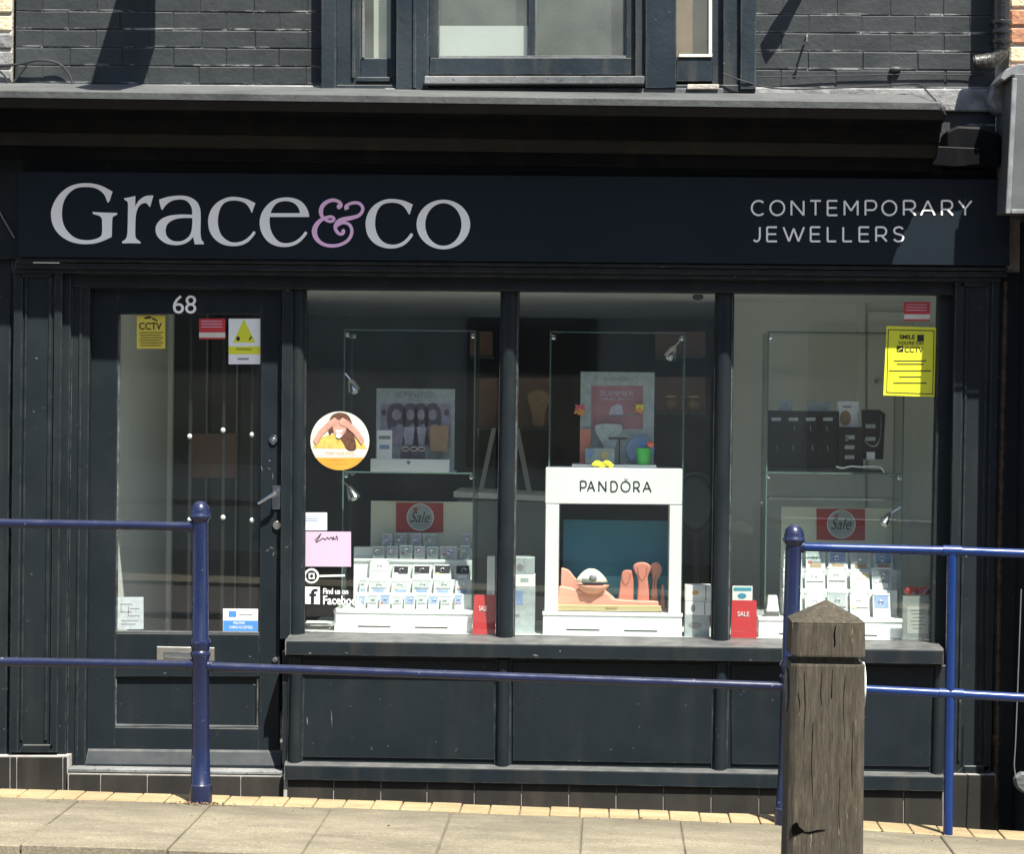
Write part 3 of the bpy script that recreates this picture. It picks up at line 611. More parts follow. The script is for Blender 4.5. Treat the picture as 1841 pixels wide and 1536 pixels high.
p2 = amp([(1035,440,110),(1020,400,120),(1010,360,80),(1080,310,72),(1200,272,76),(1340,290,80),(1425,390,80),(1410,500,80),(1320,595,85),(1150,650,100),(950,690,115),(820,745,110),(745,860,95),(752,950,85),(820,1040,80),(900,1060,75),(950,1010,75),(930,965,95),(915,945,50)])
mk('ampersand', ribbon([p1, p2], YS-LD+0.003, 0.002), LETTERP, sign)
# thin geometric capitals as strokes in a unit box (y down)
def arc(cx, cy, rx, ry, a0, a1, n=14): return [(cx+rx*math.cos(math.radians(a0+(a1-a0)*i/n)), cy-ry*math.sin(math.radians(a0+(a1-a0)*i/n))) for i in range(n+1)]
SF = {'C': [arc(.55,.5,.55,.5,48,312,18)], 'O': [arc(.5,.5,.5,.5,90,450,24)], 'N': [[(0,1),(0,0)],[(0,0),(1,1)],[(1,1),(1,0)]], 'T': [[(0,0),(1,0)],[(.5,0),(.5,1)]],
 'E': [[(0,0),(0,1)],[(0,0),(1,0)],[(0,.49),(.92,.49)],[(0,1),(1,1)]], 'M': [[(0,1),(0,0)],[(0,0),(.5,.68)],[(.5,.68),(1,0)],[(1,0),(1,1)]],
 'P': [[(0,0),(0,1)],[(0,0),(.5,0)]+arc(.62,.32,.38,.32,90,-90,10)+[(0,.64)]], 'R': [[(0,0),(0,1)],[(0,0),(.5,0)]+arc(.58,.3,.37,.3,90,-90,10)+[(0,.6)],[(.5,.6),(1,1)]],
 'A': [[(0,1),(.5,0)],[(.5,0),(1,1)],[(.19,.65),(.81,.65)]], 'Y': [[(0,0),(.5,.56)],[(1,0),(.5,.56)],[(.5,.54),(.5,1)]], 'J': [[(1,0),(1,.62)]+arc(.58,.66,.42,.34,0,-140,10)],
 'W': [[(0,0),(.27,1)],[(.27,1),(.5,.1)],[(.5,.1),(.73,1)],[(.73,1),(1,0)]], 'L': [[(0,0),(0,1)],[(0,1),(1,1)]],
 'S': [cat([(.93,.14),(.72,.02),(.45,0),(.15,.09),(.05,.26),(.2,.43),(.5,.5),(.82,.58),(.96,.75),(.82,.93),(.5,1),(.25,.97),(.03,.84)], 4, False)], 'D': [[(0,0),(0,1)],[(0,0),(.45,0)]+arc(.45,.5,.55,.5,90,-90,14)+[(0,1)]]}
def strokes(ch, x0, x1, y0, y1, Y, wpx, m, par, dep=0.003):
    wd = wpx*(10+Y)/F; h = wpx/2*0
    paths = [([(P(x0+u*(x1-x0), y0+v*(y1-y0), Y).x, P(x0+u*(x1-x0), y0+v*(y1-y0), Y).z) for u, v in s], wd) for s in SF[ch]]
    mk('letter', ribbon(paths, Y-dep, dep-0.0003, 0.0003), m, par)
r1 = [('C',42,158),('O',188,315),('N',355,467),('T',503,603),('E',640,733),('M',773,893),('P',938,1040),('O',1070,1198),('R',1240,1350),('A',1375,1500),('R',1540,1643),('Y',1673,1790)]
r2 = [('J',42,122),('E',163,257),('W',292,470),('E',507,598),('L',640,723),('L',763,848),('E',890,983),('R',1022,1122),('S',1160,1255)]
for row, ya, yb in ((r1, 62, 192), (r2, 270, 398)):
    for ch_, a, b in row: strokes(ch_, 1340+(a+8)/4.383, 1340+(b-8)/4.383, 345+(ya+8)/4.383, 345+(yb-8)/4.383, YS, 3.3, LETTER, sign)

# ================================================================== UPPER WINDOW (triple light)
uw = mk('upper_window', join(), FRAMEP, shop) if False else None
def up(pts): return [(x, y) for x, y in pts]
YU = -0.03
TOPY = -560                                     # carries on above the picture
U = mk('upper_window', pp([(578, TOPY), (606, TOPY), (604, 160), (577, 160)], YU-0.03, 0.20), FRAMEP, shop, bev=0.004)
def ub(name, x0, y0, x1, y1, yf, yb, m=FRAMEP, bev=0.003): return mk(name, pp([(x0+1, y0), (x1+1, y0), (x1, y1), (x0, y1)], yf, yb), m, U, bev=bev)
ub('casement_stile', 606, TOPY, 648, 152, YU+0.03, 0.12)
ub('casement_bead', 632, TOPY, 638, 140, YU+0.018, YU+0.031)
ub('casement_rail', 648, 104, 704, 150, YU+0.032, 0.12)
ub('casement_stile', 702, TOPY, 712, 152, YU+0.03, 0.12)
ub('casement_bead', 640, 138, 702, 146, YU+0.012, YU+0.033)
ub('post', 712, TOPY, 770, 160, YU-0.045, 0.16)
ub('post_bead', 742, TOPY, 748, 158, YU-0.056, YU-0.044)
ub('sash_stile', 771, TOPY, 789, 102.5, YU+0.01, 0.10)
ub('sash_stile', 1126, TOPY, 1142, 102.5, YU+0.01, 0.10)
ub('glazing_bar', 950, TOPY, 963, 103, YU+0.02, 0.08)
ub('bottom_rail', 772, 103, 1142, 134, YU+0.01, 0.10)
ub('putty_line', 787, 99.5, 1128, 103.5, YU+0.016, YU+0.03, FLAKE, 0.001)
ub('putty_line', 786, TOPY, 789.5, 100, YU+0.016, YU+0.03, FLAKE, 0.001)
ub('putty_line', 962, TOPY, 964.5, 100, YU+0.018, YU+0.03, FLAKE, 0.001)
ub('putty_line', 651, TOPY, 655, 103, YU+0.026, YU+0.045, FLAKE, 0.001)
ub('putty_line', 1274, TOPY, 1280, 102, YU+0.026, YU+0.045, PALE, 0.001)
ub('putty_line', 1220, 97, 1280, 102, YU+0.024, YU+0.045, PALE, 0.001)
ub('sill', 762, 136, 1158, 151, YU-0.09, 0.10, FLAKE, 0.004)
ub('sub_sill', 690, 158, 1300, 170, YU-0.03, 0.10, FLAKE, 0.004)
ub('apron', 604, 152, 1358, 166, YU-0.012, 0.10, FRAMEP)
ub('post', 1160, TOPY, 1216, 158, YU-0.045, 0.16)
ub('post_bead', 1142, TOPY, 1160, 140, YU-0.02, 0.12)
ub('casement_rail', 1216, 100, 1300, 146, YU+0.032, 0.12)
ub('casement_stile', 1280, TOPY, 1300, 152, YU+0.03, 0.12)
ub('jamb_post', 1300, TOPY, 1330, 160, YU-0.005, 0.18)
ub('jamb_post', 1331, TOPY, 1359, 160, YU-0.03, 0.20)
ub('broken_sill', 1235, 151, 1292, 160, YU-0.05, 0.05, MORT, 0.003)
for a, b in ((648, 704), (787, 952), (961, 1128), (1214, 1282)):
    ub('pane', a, TOPY, b, 106, YU+0.034, YU+0.038, GLASSU, 0)
mk('head', box(WX0, WX1, YU-0.03, 0.2, ZB+1.70, ZB+1.78), FRAMEP, U)
# room behind it
ur = mk('upper_room', box(WX0-0.1, WX1+0.1, 0.35, 1.6, ZB-0.12, ZB+1.8), WALLD); tag(ur, None, None, kind='structure')
bmesh_flip = None
nc = mk('net_curtain', pp([(772, TOPY), (1140, TOPY), (1140, 118), (772, 118)], 0.085, 0.09), NETC); tag(nc, 'grey green net curtain behind the big upstairs sash window', 'curtain')
rbl = mk('glow_board', pp([(780, 46), (957, 46), (957, 116), (780, 116)], 0.028, 0.034), WHITE); tag(rbl, 'white board added for the reflected glow in left pane of the upstairs sash', 'board')  # added board standing in for a bright reflection in this pane
cb = mk('curtain', pp([(1216, TOPY), (1290, TOPY), (1290, 112), (1216, 112)], 0.10, 0.11), TAN); tag(cb, 'dark brown curtain behind the right upstairs casement', 'curtain')
cb = mk('curtain', pp([(672, TOPY), (712, TOPY), (712, 112), (672, 112)], 0.07, 0.08), CREAM); tag(cb, 'cream curtain edge behind the left upstairs casement', 'curtain')

# ================================================================== NEIGHBOURS, PIPES, CABLES
def nbuild(name, label, x0, x1, yf, z0, z1, m, mats, rows, px0, px1):
    n = T(name, label, 'building', ((x0+x1)/2, yf+0.2, 0)); wl = mk('wall', box(x0, x1, yf, yf+0.4, z0, z1), m, n); return n, wl
xl = PX(26, 80, 0.03)
nl, nlw = nbuild('neighbour_building', 'cream brick neighbouring building at the top left corner', xl-4.0, xl-0.012, 0.04, 0.0, ZB+2.9, MORT, None, 0, 0, 0)
for r in range(-1, 11):
    z = PZ(10, 122, 0.03)+r*ch; x = xl-0.014; k = 0
    while x > xl-0.95:
        L_ = bl*(0.5 if (k == 0 and r % 2) else 1); mk('brick', box(x-L_+0.01, x, 0.030+random.uniform(-.004, .004), 0.07, z+0.006, z+ch-0.006), YBRICK if r > 1 else REND, nlw, bev=0.006); x -= L_; k += 1
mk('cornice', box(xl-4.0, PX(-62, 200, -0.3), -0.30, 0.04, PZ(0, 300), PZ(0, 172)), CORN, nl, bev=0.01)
mk('pilaster', pp([(-300, 300), (22, 300), (11, 1372), (-300, 1372)], 0.030, 0.05), PAINT, nl, bev=0.004)
mk('plinth', pp([(-900, 1372), (6, 1372), (4, 1600), (-900, 1600)], 0.030, 0.045), TILE, nl)
xr = PX(1812, 60, 0.03)
nr, nrw = nbuild('neighbour_building', 'orange brick neighbouring building at the top right corner', xr+0.012, xr+4.0, 0.06, 0.0, ZB+2.9, MORT, None, 0, 0, 0)
for r in range(-1, 11):
    z = PZ(1830, 112, 0.03)+r*ch; x = xr+0.014; k = 0
    while x < xr+0.9:
        L_ = bl*(0.5 if (k == 0 and r % 2) else 1); mk('brick', box(x, x+L_-0.01, 0.048+random.uniform(-.004, .004), 0.09, z+0.006, z+ch-0.006), RBRICK if (r+k) % 3 else YBRICK, nrw, bev=0.006); x += L_; k += 1
xs = PX(1852, 900, -0.27)
mk('shopfront', box(xs, xs+3.0, -0.27, 0.058, 0.0, PZ(1841, 390, -0.27)), PAINT, nr)
fb = T('fascia_box', 'pale grey end box of the next shop fascia beside the downpipe', 'fascia', P(1850, 385, -0.36))
mk('casing', pp([(1823, 132), (2500, 138), (2500, 384), (1813, 378)], -0.352, 0.05), GREYB, fb, bev=0.004)
mk('trim', pp([(1820, 140), (1829, 140), (1817, 384), (1808, 384)], -0.362, -0.353), GREYL, fb, bev=0.003)
mk('trim', pp([(1818, 376), (2500, 381), (2500, 387), (1818, 384)], -0.362, -0.353), GREYL, fb, bev=0.003)
mk('top_flashing', pp([(1808, 124), (1830, 114), (2500, 112), (2500, 136), (1820, 136), (1806, 146), (1798, 142)], -0.30, 0.045), GREYL, fb, bev=0.006)
mk('mortar_lump', pp([(1785, 150), (1808, 142), (1812, 205), (1790, 200), (1778, 178)], -0.10, 0.04), REND, fb, bev=0.012)
dp = T('drain_pipe', 'black iron drain pipe with elbow spout at top right', 'pipe', P(1800, 120, -0.05))
yp = -0.07
mk('pipe', tube([P(1800, TOPY, yp), P(1799, 40, yp), P(1798, 88, yp)], 0.040, 18), PVC, dp, smooth=True)
for y in (45, 52, 82): mk('collar', lathe([(0.044, 0), (0.049, 0.005), (0.049, 0.014), (0.044, 0.019)], PX(1799, y, yp), yp, 20), PVC, dp, smooth=True)
for o in dp.children:
    if o.name.startswith('collar'): pass
cl = [o for o in dp.children if o.name.startswith('collar')]
for o, y in zip(cl, (45, 62, 80)): WL[o].z = PZ(1799, y, yp); o.location.z = WL[o].z-WL[dp].z
mk('elbow', tube([P(1799, 84, yp), P(1797, 96, yp), P(1788, 106, yp), P(1772, 110, yp), P(1752, 112, yp)], [0.036, 0.034, 0.033, 0.032, 0.032], 18), ELBOW, dp, smooth=True)
mk('spout_bore', tube([P(1752.5, 112, yp), P(1749, 112.4, yp)], [0.027, 0.026], 18), INK, dp)
mk('spout_lip', tube([P(1754, 112, yp), P(1750, 112.3, yp)], [0.036, 0.036], 18), RUST, dp, smooth=True) if False else None
lpip = T('waste_pipe', 'thin brown waste pipe beside the right pilaster', 'pipe', P(1795, 1480, 0.03))
mk('pipe', tube([P(1808, 505, 0.06), P(1796, 1000, 0.06), P(1790, 1495, 0.06)], 0.017, 12), RUST, lpip, smooth=True)
mk('collar', tube([P(1792, 1322, 0.06), P(1791.7, 1340, 0.06)], 0.024, 14), RUST, lpip, smooth=True)
def cable(name, label, pts, r, m):
    q = [Vector(p) for p in pts]; out = []
    for a in range(len(q)-1):
        p0, p1_, p2_, p3 = q[max(0, a-1)], q[a], q[a+1], q[min(len(q)-1, a+2)]
        for s in range(8):
            t = s/8; out.append(0.5*(2*p1_+(p2_-p0)*t+(2*p0-5*p1_+4*p2_-p3)*t*t+(3*p1_-p0-3*p2_+p3)*t**3))
    out.append(q[-1]); tag(mk(name, tube(out, r, 7), m, smooth=True), label, 'cable')
cable('cable', 'thin black cable sagging over the wall ledge to broken cornice', [P(1300, 132, YU-0.035), P(1345, 148, -0.065), P(1400, 159, -0.02), P(1500, 158, -0.02), P(1600, 153, -0.02), P(1650, 152, -0.04), P(1672, 170, -0.3), P(1690, 190, -0.42), P(1700, 206, -0.43)], 0.0035, CABLE)
cable('cable', 'thin black cable running straight along bricks to the drain pipe', [P(1362, 138, 0.004), P(1500, 136, 0.014), P(1640, 133, 0.014), P(1757, 134, 0.012), P(1762, 126, -0.04)], 0.0030, CABLE)
cable('cable', 'tangled black cable looping at top left brick corner', [P(-20, 118, 0.01), P(30, 116, 0.0), P(70, 108, -0.01), P(105, 114, 0.0), P(125, 135, 0.005), P(134, 160, 0.0)], 0.006, CABLE)
cable('cable', 'short black cable drooping over the cream brick corner', [P(-10, 122, 0.0), P(8, 135, -0.01), P(16, 155, -0.01), P(30, 140, 0.0), P(48, 118, 0.0)], 0.005, CABLE)
cable('cable', 'pale grey cable hanging down at the right edge', [P(1836, 1060, -0.29), P(1831, 1200, -0.29), P(1826, 1330, -0.29), P(1824, 1385, -0.29), P(1836, 1415, -0.29), P(1860, 1420, -0.285)], 0.0025, CABLEW)
jb = T('junction_box', 'pale round junction box low at the right edge', 'box', P(1842, 1420, -0.3))
mk('casing', pp([(1822, 1398), (1836, 1390), (1870, 1390), (1870, 1428), (1838, 1428), (1826, 1416)], -0.31, -0.27), LEAD, jb, bev=0.01)
cable('cable', 'thin pale wire hanging at left edge beside the sign', [P(-25, 330, 0.0), P(0, 382, -0.01), P(26, 428, -0.02)], 0.004, CABLEW)
# vent cap on the wall
vc = mk('round_vent', blob(P(1610, 124, 0.02), 0.026, 0.02, 0.011, 14, 8), LEAD, smooth=True); tag(vc, 'small round grey vent stuck on the brick ledge at right', 'vent')
hk = T('wall_hook', 'small rusty hook in a chipped brick right of upstairs window', 'hook', P(1452, 70, 0.0))
mk('hook', tube([P(1451, 62, 0.04), P(1451, 62, -0.03), P(1450, 74, -0.04), P(1444, 80, -0.03)], 0.005, 8), LEAD, hk, smooth=True)
# things above the picture whose shadows fall on the bricks
ps = T('projecting_sign', 'box sign projecting from the wall above left bricks, out of frame', 'sign', P(300, -60, -0.3))
xb_ = PX(302, -70, -0.12); zb_ = PZ(300, -40, -0.12)
mk('box', box(xb_-0.125, xb_, -0.62, -0.10, zb_, zb_+0.36), PAINT, ps, bev=0.005)
mk('bracket', box(xb_-0.08, xb_-0.04, -0.12, 0.05, zb_+0.25, zb_+0.29), DARKM, ps)
fl = T('wall_light', 'flood light on a slanted arm above the right bricks, out of frame', 'light', P(1480, -80, -0.1))
a_ = P(1378, 92, 0.02); kx = 0.2575/0.4286; kz = 0.866/0.4286
def castp(px, py, dep): q = P(px, py, 0.03); return (q.x+kx*dep, 0.03-dep, q.z+kz*dep)
mk('arm', tube([castp(1468, -60, 0.10), castp(1430, 0, 0.12), castp(1395, 62, 0.16), castp(1372, 98, 0.20)], [0.016, 0.022, 0.034, 0.030], 10), DARKM, fl, smooth=True)

# ================================================================== RAILING
rail = T('metal_railing', 'blue painted steel railing with ball topped posts along the coping', 'railing', (PX(362, 1440, YC), YC, gz(-1.6)))
YP = YC+0.02
def post(xt, yt, xb, yb, name='post'):
    t, b = P(xt, yt, YP), P(xb, yb, YP); h = t.z-b.z; s = (10+YP)/F
    Z = lambda y: b.z+(yb-y)/(yb-yt)*h
    r = lambda p: p*s/2
    prof = [(r(42), Z(yb)-0.02), (r(41), Z(yb-28)), (r(36), Z(yb-30)), (r(32), Z(yb-100)), (r(31), Z(yb-255)), (r(36), Z(yb-262)), (r(37), Z(yb-266)), (r(31), Z(yb-270)),
            (r(38), Z(yb-282)), (r(38), Z(yb-288)), (r(30), Z(yb-294)), (r(29), Z(yb-500))]
    o = mk(name, lathe(prof, 0, 0, 24), NAVY, None, smooth=True, sharp=50)
    # lean: shear along x and place
    me = o.data; z0_ = min(v.co.z for v in me.vertices)
    for v in me.vertices: v.co.x += (t.x-b.x)*(v.co.z-z0_)/h
    o.parent = rail; WL[o] = Vector((b.x, YP, prof[0][1])); o.location = WL[o]-WL[rail]
    cp = [(r(29), Z(yb-500)), (r(31), Z(yb-503)), (r(35), Z(yb-506)), (r(39), Z(yb-509)), (r(40), Z(yb-513)), (r(36), Z(yb-515)), (r(36), Z(yb-520)), (r(31), Z(yb-529)), (r(22), Z(yb-535)), (r(12), Z(yb-538)), (0.0006, Z(yb-539))]
    c_ = mk('cap', lathe(cp, t.x+(b.x-t.x)*0.05, YP, 24), NAVY, o, smooth=True, sharp=60)
    return o
post(360, 901, 361, 1440)
post(1428, 934, 1412, 1482)
def bar(name, pts, r, m, n=14): return mk(name, tube([P(x, y, YP) for x, y in pts], r, n), m, rail, smooth=True)
bar('rail', [(-200, 936), (0, 941), (345, 947)], 0.0175, NAVY); bar('rail', [(-200, 1184), (0, 1190), (345, 1196)], 0.0175, NAVY)
bar('rail', [(376, 1199), (1410, 1235)], 0.0175, NAVY)
bar('rail', [(1440, 984), (1712, 991), (1960, 1000)], 0.0175, BLUE); bar('rail', [(1430, 1234), (1710, 1248), (1960, 1262)], 0.0175, BLUE)
bar('thin_post', [(1711.5, 990), (1708, 1248), (1704, 1512)], 0.0185, BLUE)
bar('junction', [(1695, 990.3), (1728, 991.3)], 0.021, BLUE); bar('junction', [(1688, 1247), (1732, 1249)], 0.021, BLUE)
for x, y in ((344, 947), (344, 1196), (378, 1199), (1441, 984)): bar('socket', [(x-5, y), (x+5, y)], 0.023, NAVY)
bar('socket', [(1404, 1235), (1414, 1235.3)], 0.023, NAVY)

# ================================================================== TIMBER BOLLARD
YB = -2.48
bo = T('timber_bollard', 'weathered square timber bollard with pyramid top and dark groove', 'bollard', (PX(1490, 1480, YB), YB, gz(PX(1490, 1480, YB))-0.032))
def frus(w0, w1, z0, z1, x0, x1, ch_=0.14, d=1.0):
    V, Fc = [], []
    for w_, z, xc in ((w0, z0, x0), (w1, z1, x1)):
        h = w_/2; k = h*(1-ch_)
        for (sx, sy) in ((-k, -h), (k, -h), (h, -k), (h, k), (k, h), (-k, h), (-h, k), (-h, -k)): V.append((xc+sx, YB+0.13+sy, z))
    Fc = [tuple(range(7, -1, -1)), tuple(range(8, 16))]+[(i, (i+1) % 8, 8+(i+1) % 8, 8+i) for i in range(8)]
    return V, Fc
YF = YB+0.005
m_ = (10+YF)/F
zz = lambda y: PZ(1488, y, YF)
gb = gz(PX(1480, 1530, YB))-0.034
xc = lambda y: PX(1491+(1483-1491)*(y-1130)/400, y, YF)
bb = mk('shaft', frus(140*m_, 134*m_, gb, zz(1196), xc(1536), xc(1196), 0.16), WOOD, bo, bev=0.007, seg=2)
mk('groove', frus(112*m_, 112*m_, zz(1196), zz(1183), xc(1190), xc(1190), 0.16), WOOD, bo)
hd = mk('head', frus(134*m_, 131*m_, zz(1183), zz(1122), xc(1183), xc(1122), 0.16), WOOD, bo, bev=0.006, seg=2)
V, Fc = frus(133*m_, 6*m_, zz(1122), zz(1086)+0.0, xc(1122), xc(1086), 0.16)
mk('pyramid_cap', (V, Fc), WOOD, bo, bev=0.002)
def crack(pts, yf, wpx):
    q = px2(pts, yf); return ribbon([(q, [wpx*m_*k for k in ([0.3]+[1]*(len(q)-2)+[0.2])])], yf, 0.004, 0.0)
yfr = YB+0.13-134*m_/2-0.0012
mk('crack', crack([(1503, 1124), (1500, 1140), (1501, 1158), (1497, 1180)], yfr+0.002, 3.0), VOID, bo)
mk('crack', crack([(1497, 1204), (1495, 1250), (1497, 1300), (1493, 1360)], yfr+0.0005, 2.2), VOID, bo)
for q_ in ([(1435, 1246), (1438, 1262), (1437, 1282)], [(1520, 1215), (1516, 1260), (1519, 1330)], [(1462, 1300), (1459, 1380), (1463, 1470)], [(1510, 1400), (1508, 1460), (1512, 1536)], [(1478, 1210), (1476, 1250), (1478, 1270)], [(1534, 1300), (1531, 1380), (1533, 1420)], [(1446, 1210), (1448, 1270), (1445, 1330)]): mk('crack', crack(q_, yfr-0.0016*(1+(q_[0][1]-1200)/300), random.uniform(0.6, 1.2)), VOID, bo)
mk('knot_hole', pp([(1424, 1485), (1433, 1479), (1437, 1488), (1446, 1495), (1438, 1499), (1430, 1503), (1424, 1501)], yfr-0.0052, yfr), VOID, bo); mk('crack', crack([(1444, 1497), (1456, 1498), (1468, 1495), (1484, 1493)], yfr-0.0048, 2.6), VOID, bo)
for sx, nm in ((1, 'reflector'),):
    c_ = P(1556, 1245, YB+0.13)
    mk('reflector', tube([(xc(1245)+137*m_/2, YB+0.13, zz(1240)), (xc(1245)+137*m_/2+0.005, YB+0.13, zz(1240))], 0.075, 24), WHITE, bo, smooth=True)
    mk('reflector', tube([(xc(1245)-137*m_/2-0.003, YB+0.13, zz(1250)), (xc(1245)-137*m_/2, YB+0.13, zz(1250))], 0.070, 24), LEAD, bo, smooth=True)
# leaf litter round the post foot
V, Fc = [], []
for i in range(90):
    a = random.gauss(0, 1); b = random.random(); x = WL[rail].x+random.gauss(0.0, 0.07); y = YC-0.015-abs(random.gauss(0, 0.022)); z = gz(x)+0.004
    s = random.uniform(0.003, 0.009); t = random.random()*6.28; n = len(V); h = random.uniform(0.002, 0.008)
    V += [(x+s*math.cos(t), y+s*math.sin(t), z), (x-s*math.sin(t)*.6, y+s*math.cos(t)*.6, z+h), (x-s*math.cos(t), y-s*math.sin(t), z+h*0.5), (x+s*math.sin(t)*.6, y-s*math.cos(t)*.6, z)]
    Fc.append((n, n+1, n+2, n+3))
for i in range(70):
    x = random.uniform(-2.4, 2.0); y = YC-0.01-abs(random.gauss(0, 0.05 if i % 3 else 0.3)); y = max(y, YK+0.05); z = gz(x)+0.005
    s = random.uniform(0.003, 0.010); t = random.random()*6.28; n = len(V); h = random.uniform(0.001, 0.006); e = random.uniform(0.3, 0.9)
    V += [(x+s*math.cos(t), y+s*math.sin(t), z), (x-s*math.sin(t)*.5*e, y+s*math.cos(t)*.5*e, z+h), (x-s*math.cos(t), y-s*math.sin(t), z+h*0.5), (x+s*math.sin(t)*.5*e, y-s*math.cos(t)*.5*e, z)]
    Fc.append((n, n+1, n+2, n+3))
tag(mk('leaf_litter', (V, Fc), DIRTL), 'dry leaf litter scattered along the coping and round left post foot', 'litter', kind='stuff')

# ================================================================== SHOP INTERIOR
XL, XR_ = PX(185, 800, 0.15), PX(1722, 800, 0.15)
FZ = PZ(330, 1378, 0.12); CZ = PZ(900, 512, 0.125); YBK = 4.3
def room(name, vf, m): return tag(mk(name, vf, m), None, None, kind='structure')
room('interior_floor', box(XL-0.2, XR_+0.2, 0.146, YBK, FZ-0.12, FZ), FLOORI)
room('interior_ceiling', box(XL-0.2, XR_+0.2, 0.162, YBK, CZ, CZ+0.12), CEILI)
room('interior_wall_left', box(XL-0.2, XL, 0.19, 1.75, FZ, CZ), WALLI)
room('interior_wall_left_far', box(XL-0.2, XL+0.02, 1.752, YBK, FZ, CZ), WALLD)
room('interior_wall_right', box(XR_, XR_+0.2, 0.19, YBK, FZ, CZ), WALLI)
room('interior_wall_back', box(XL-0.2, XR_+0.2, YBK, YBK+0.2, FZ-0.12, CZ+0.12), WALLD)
pw = room('interior_partition', box(PX(1296, 800, 1.7), XR_, 1.7, 1.8, FZ, CZ), WALLI)
dr = T('inner_door', 'pale grey inner door in the partition behind the right window', 'door', P(1630, 1000, 1.69))
mk('architrave', pp([(1541, 536), (1556, 536), (1556, 1300), (1541, 1300)], 1.675, 1.698), WALLI, dr, bev=0.004)
mk('architrave', pp([(1557, 536), (1720, 536), (1720, 548), (1557, 548)], 1.675, 1.698), WALLI, dr, bev=0.004)
mk('leaf', pp([(1560, 560), (1715, 560), (1715, 1300), (1560, 1300)], 1.685, 1.698), WALLI, dr, bev=0.003)
disc(1576, 685, 0.012, 1.66, 1.684, CHROME, 'knob', dr)
mk('hatch', pp([(246, 622), (320, 624), (320, 712), (246, 710)], 1.40, 1.41), WALLI, None) if False else None
# wall panel edge, left
wpn = T('wall_board', 'pale boxed in panel on the white wall seen through the door', 'panel', P(304, 900, 1.66))
mk('board', box(PX(299, 800, 1.66), PX(309, 800, 1.66), 1.66, 1.75, FZ, CZ-0.001), WALLI, wpn, bev=0.003)
# security bars behind the door glass
for i, (xb2, sp) in enumerate(((340, (785, 935)), (400, (774, 931)), (452, (782, 936)))):
    g = T('security_bar', ORD[i]+' dark vertical security bar from the left behind door glass', 'bar', P(xb2, 1100, 0.19), 'security bars behind the door glass')
    mk('bar', rb(xb2-3, 562, xb2+3, 1376, 0.185, 0.195), INK, g, bev=0.002)
    for y in sp: c_ = P(xb2+1, y, 0.178); mk('stud', blob((c_.x, c_.y, c_.z), 0.011, 0.009, 0.012, 10, 6), ACRYL, g, smooth=True)
# tall dark cabinets beyond the door
for i, (a, b) in enumerate(((312, 372), (378, 426), (431, 500))):
    g = T('wall_cabinet', ('tall charcoal cabinet next to the white wall inside the door', 'middle tall charcoal cabinet with copper panel inside the door', 'tall charcoal cabinet nearest the door lock inside the shop')[i], 'cabinet', P((a+b)/2, 1200, 1.7), 'cabinets inside the door')
    mk('carcass', box(PX(a, 800, 1.7), PX(b, 800, 1.7), 1.7, 2.1, FZ, CZ-0.05-0.12*i), WALLD, g, bev=0.004)
    mk('edge_trim', box(PX(b, 800, 1.68)-0.006, PX(b, 800, 1.68), 1.675, 1.699, FZ, CZ-0.06-0.12*i), COUNT, g)
    if i == 1: mk('niche_panel', pp([(340, 780), (424, 780), (424, 860), (340, 860)], 1.66, 1.698), COPPER, g)
# shelving with copper backs on the back wall
shv = []
def bshelf(x0, y0, x1, y1, Y, label):
    g = T('display_niche', label, 'shelf', P((x0+x1)/2, y1, Y), 'copper display niches at the back')
    mk('back_panel', pp([(x0, y0), (x1, y0), (x1, y1), (x0, y1)], Y, Y+0.02), COPPER, g)
    mk('shelf', pp([(x0, y1), (x1, y1), (x1, y1+5), (x0, y1+5)], Y-0.18, Y+0.02), WALLD, g, bev=0.002)
    return PZ((x0+x1)/2, y1, Y-0.18)
bshelf(1178, 596, 1268, 640, 1.60, 'empty upper copper niche behind the right side of middle window')
zs2 = bshelf(1178, 678, 1268, 742, 1.60, 'lower copper niche holding two watch cushions behind the middle window')
zs3 = bshelf(852, 680, 988, 768, 1.60, 'wide copper niche with a tan bust behind the first mullion')
bshelf(845, 596, 885, 640, 1.60, 'small dim copper niche behind the top of left glass shelf')
for i, x in enumerate((1207, 1246)):
    g = T('watch_cushion', ('left' if i == 0 else 'right')+' watch cushion in the lower copper niche', 'watch', P(x, 740, 1.5), 'watch cushions in the copper niche')
    c_ = P(x, 730, 1.5); mk('cushion', blob((c_.x, 1.5, zs2+0.036), 0.030, 0.035, 0.036, 12, 8), TAN, g, smooth=True)
    mk('watch_face', lathe([(0.001, zs2+0.072), (0.028, zs2+0.073), (0.030, zs2+0.080), (0.024, zs2+0.084), (0.001, zs2+0.084)], c_.x, 1.49, 14), GOLD, g, smooth=True)
def bust(name, label, pts, Y, m, zb, th=0.04, cat_='bust', grp=None):
    q = px2(cat(pts, 4), Y); mz = min(z for x, z in q); q = [(x, z+(zb-mz)) if zb is not None else (x, z) for x, z in q]
    g = T(name, label, cat_, (sum(x for x, z in q)/len(q), Y, min(z for x, z in q)), grp)
    mk('neck_form', pr(q, Y, Y+th), m, g, bev=th*0.42, seg=3, smooth=True)
    xm = sum(x for x, z in q)/len(q); zt_b = max(z for x, z in q); zm = min(z for x, z in q); wq = (max(x for x, z in q)-min(x for x, z in q))*0.26
    mk('necklace', tube([(xm+wq*math.sin(t), Y-0.003, zt_b-(zt_b-zm)*0.10-(zt_b-zm)*0.30*(1-abs(t)/1.5)**0.6) for t in [-1.5+0.25*i for i in range(13)]], 0.0010, 6), CHROME if m is not TAN else GOLD, g, smooth=True); return g
bust('necklace_bust', 'tan leather necklace bust in the wide copper niche', [(948, 712), (956, 702), (970, 700), (984, 704), (990, 714), (980, 740), (978, 764), (958, 764), (956, 742)], 1.48, TAN, zs3)
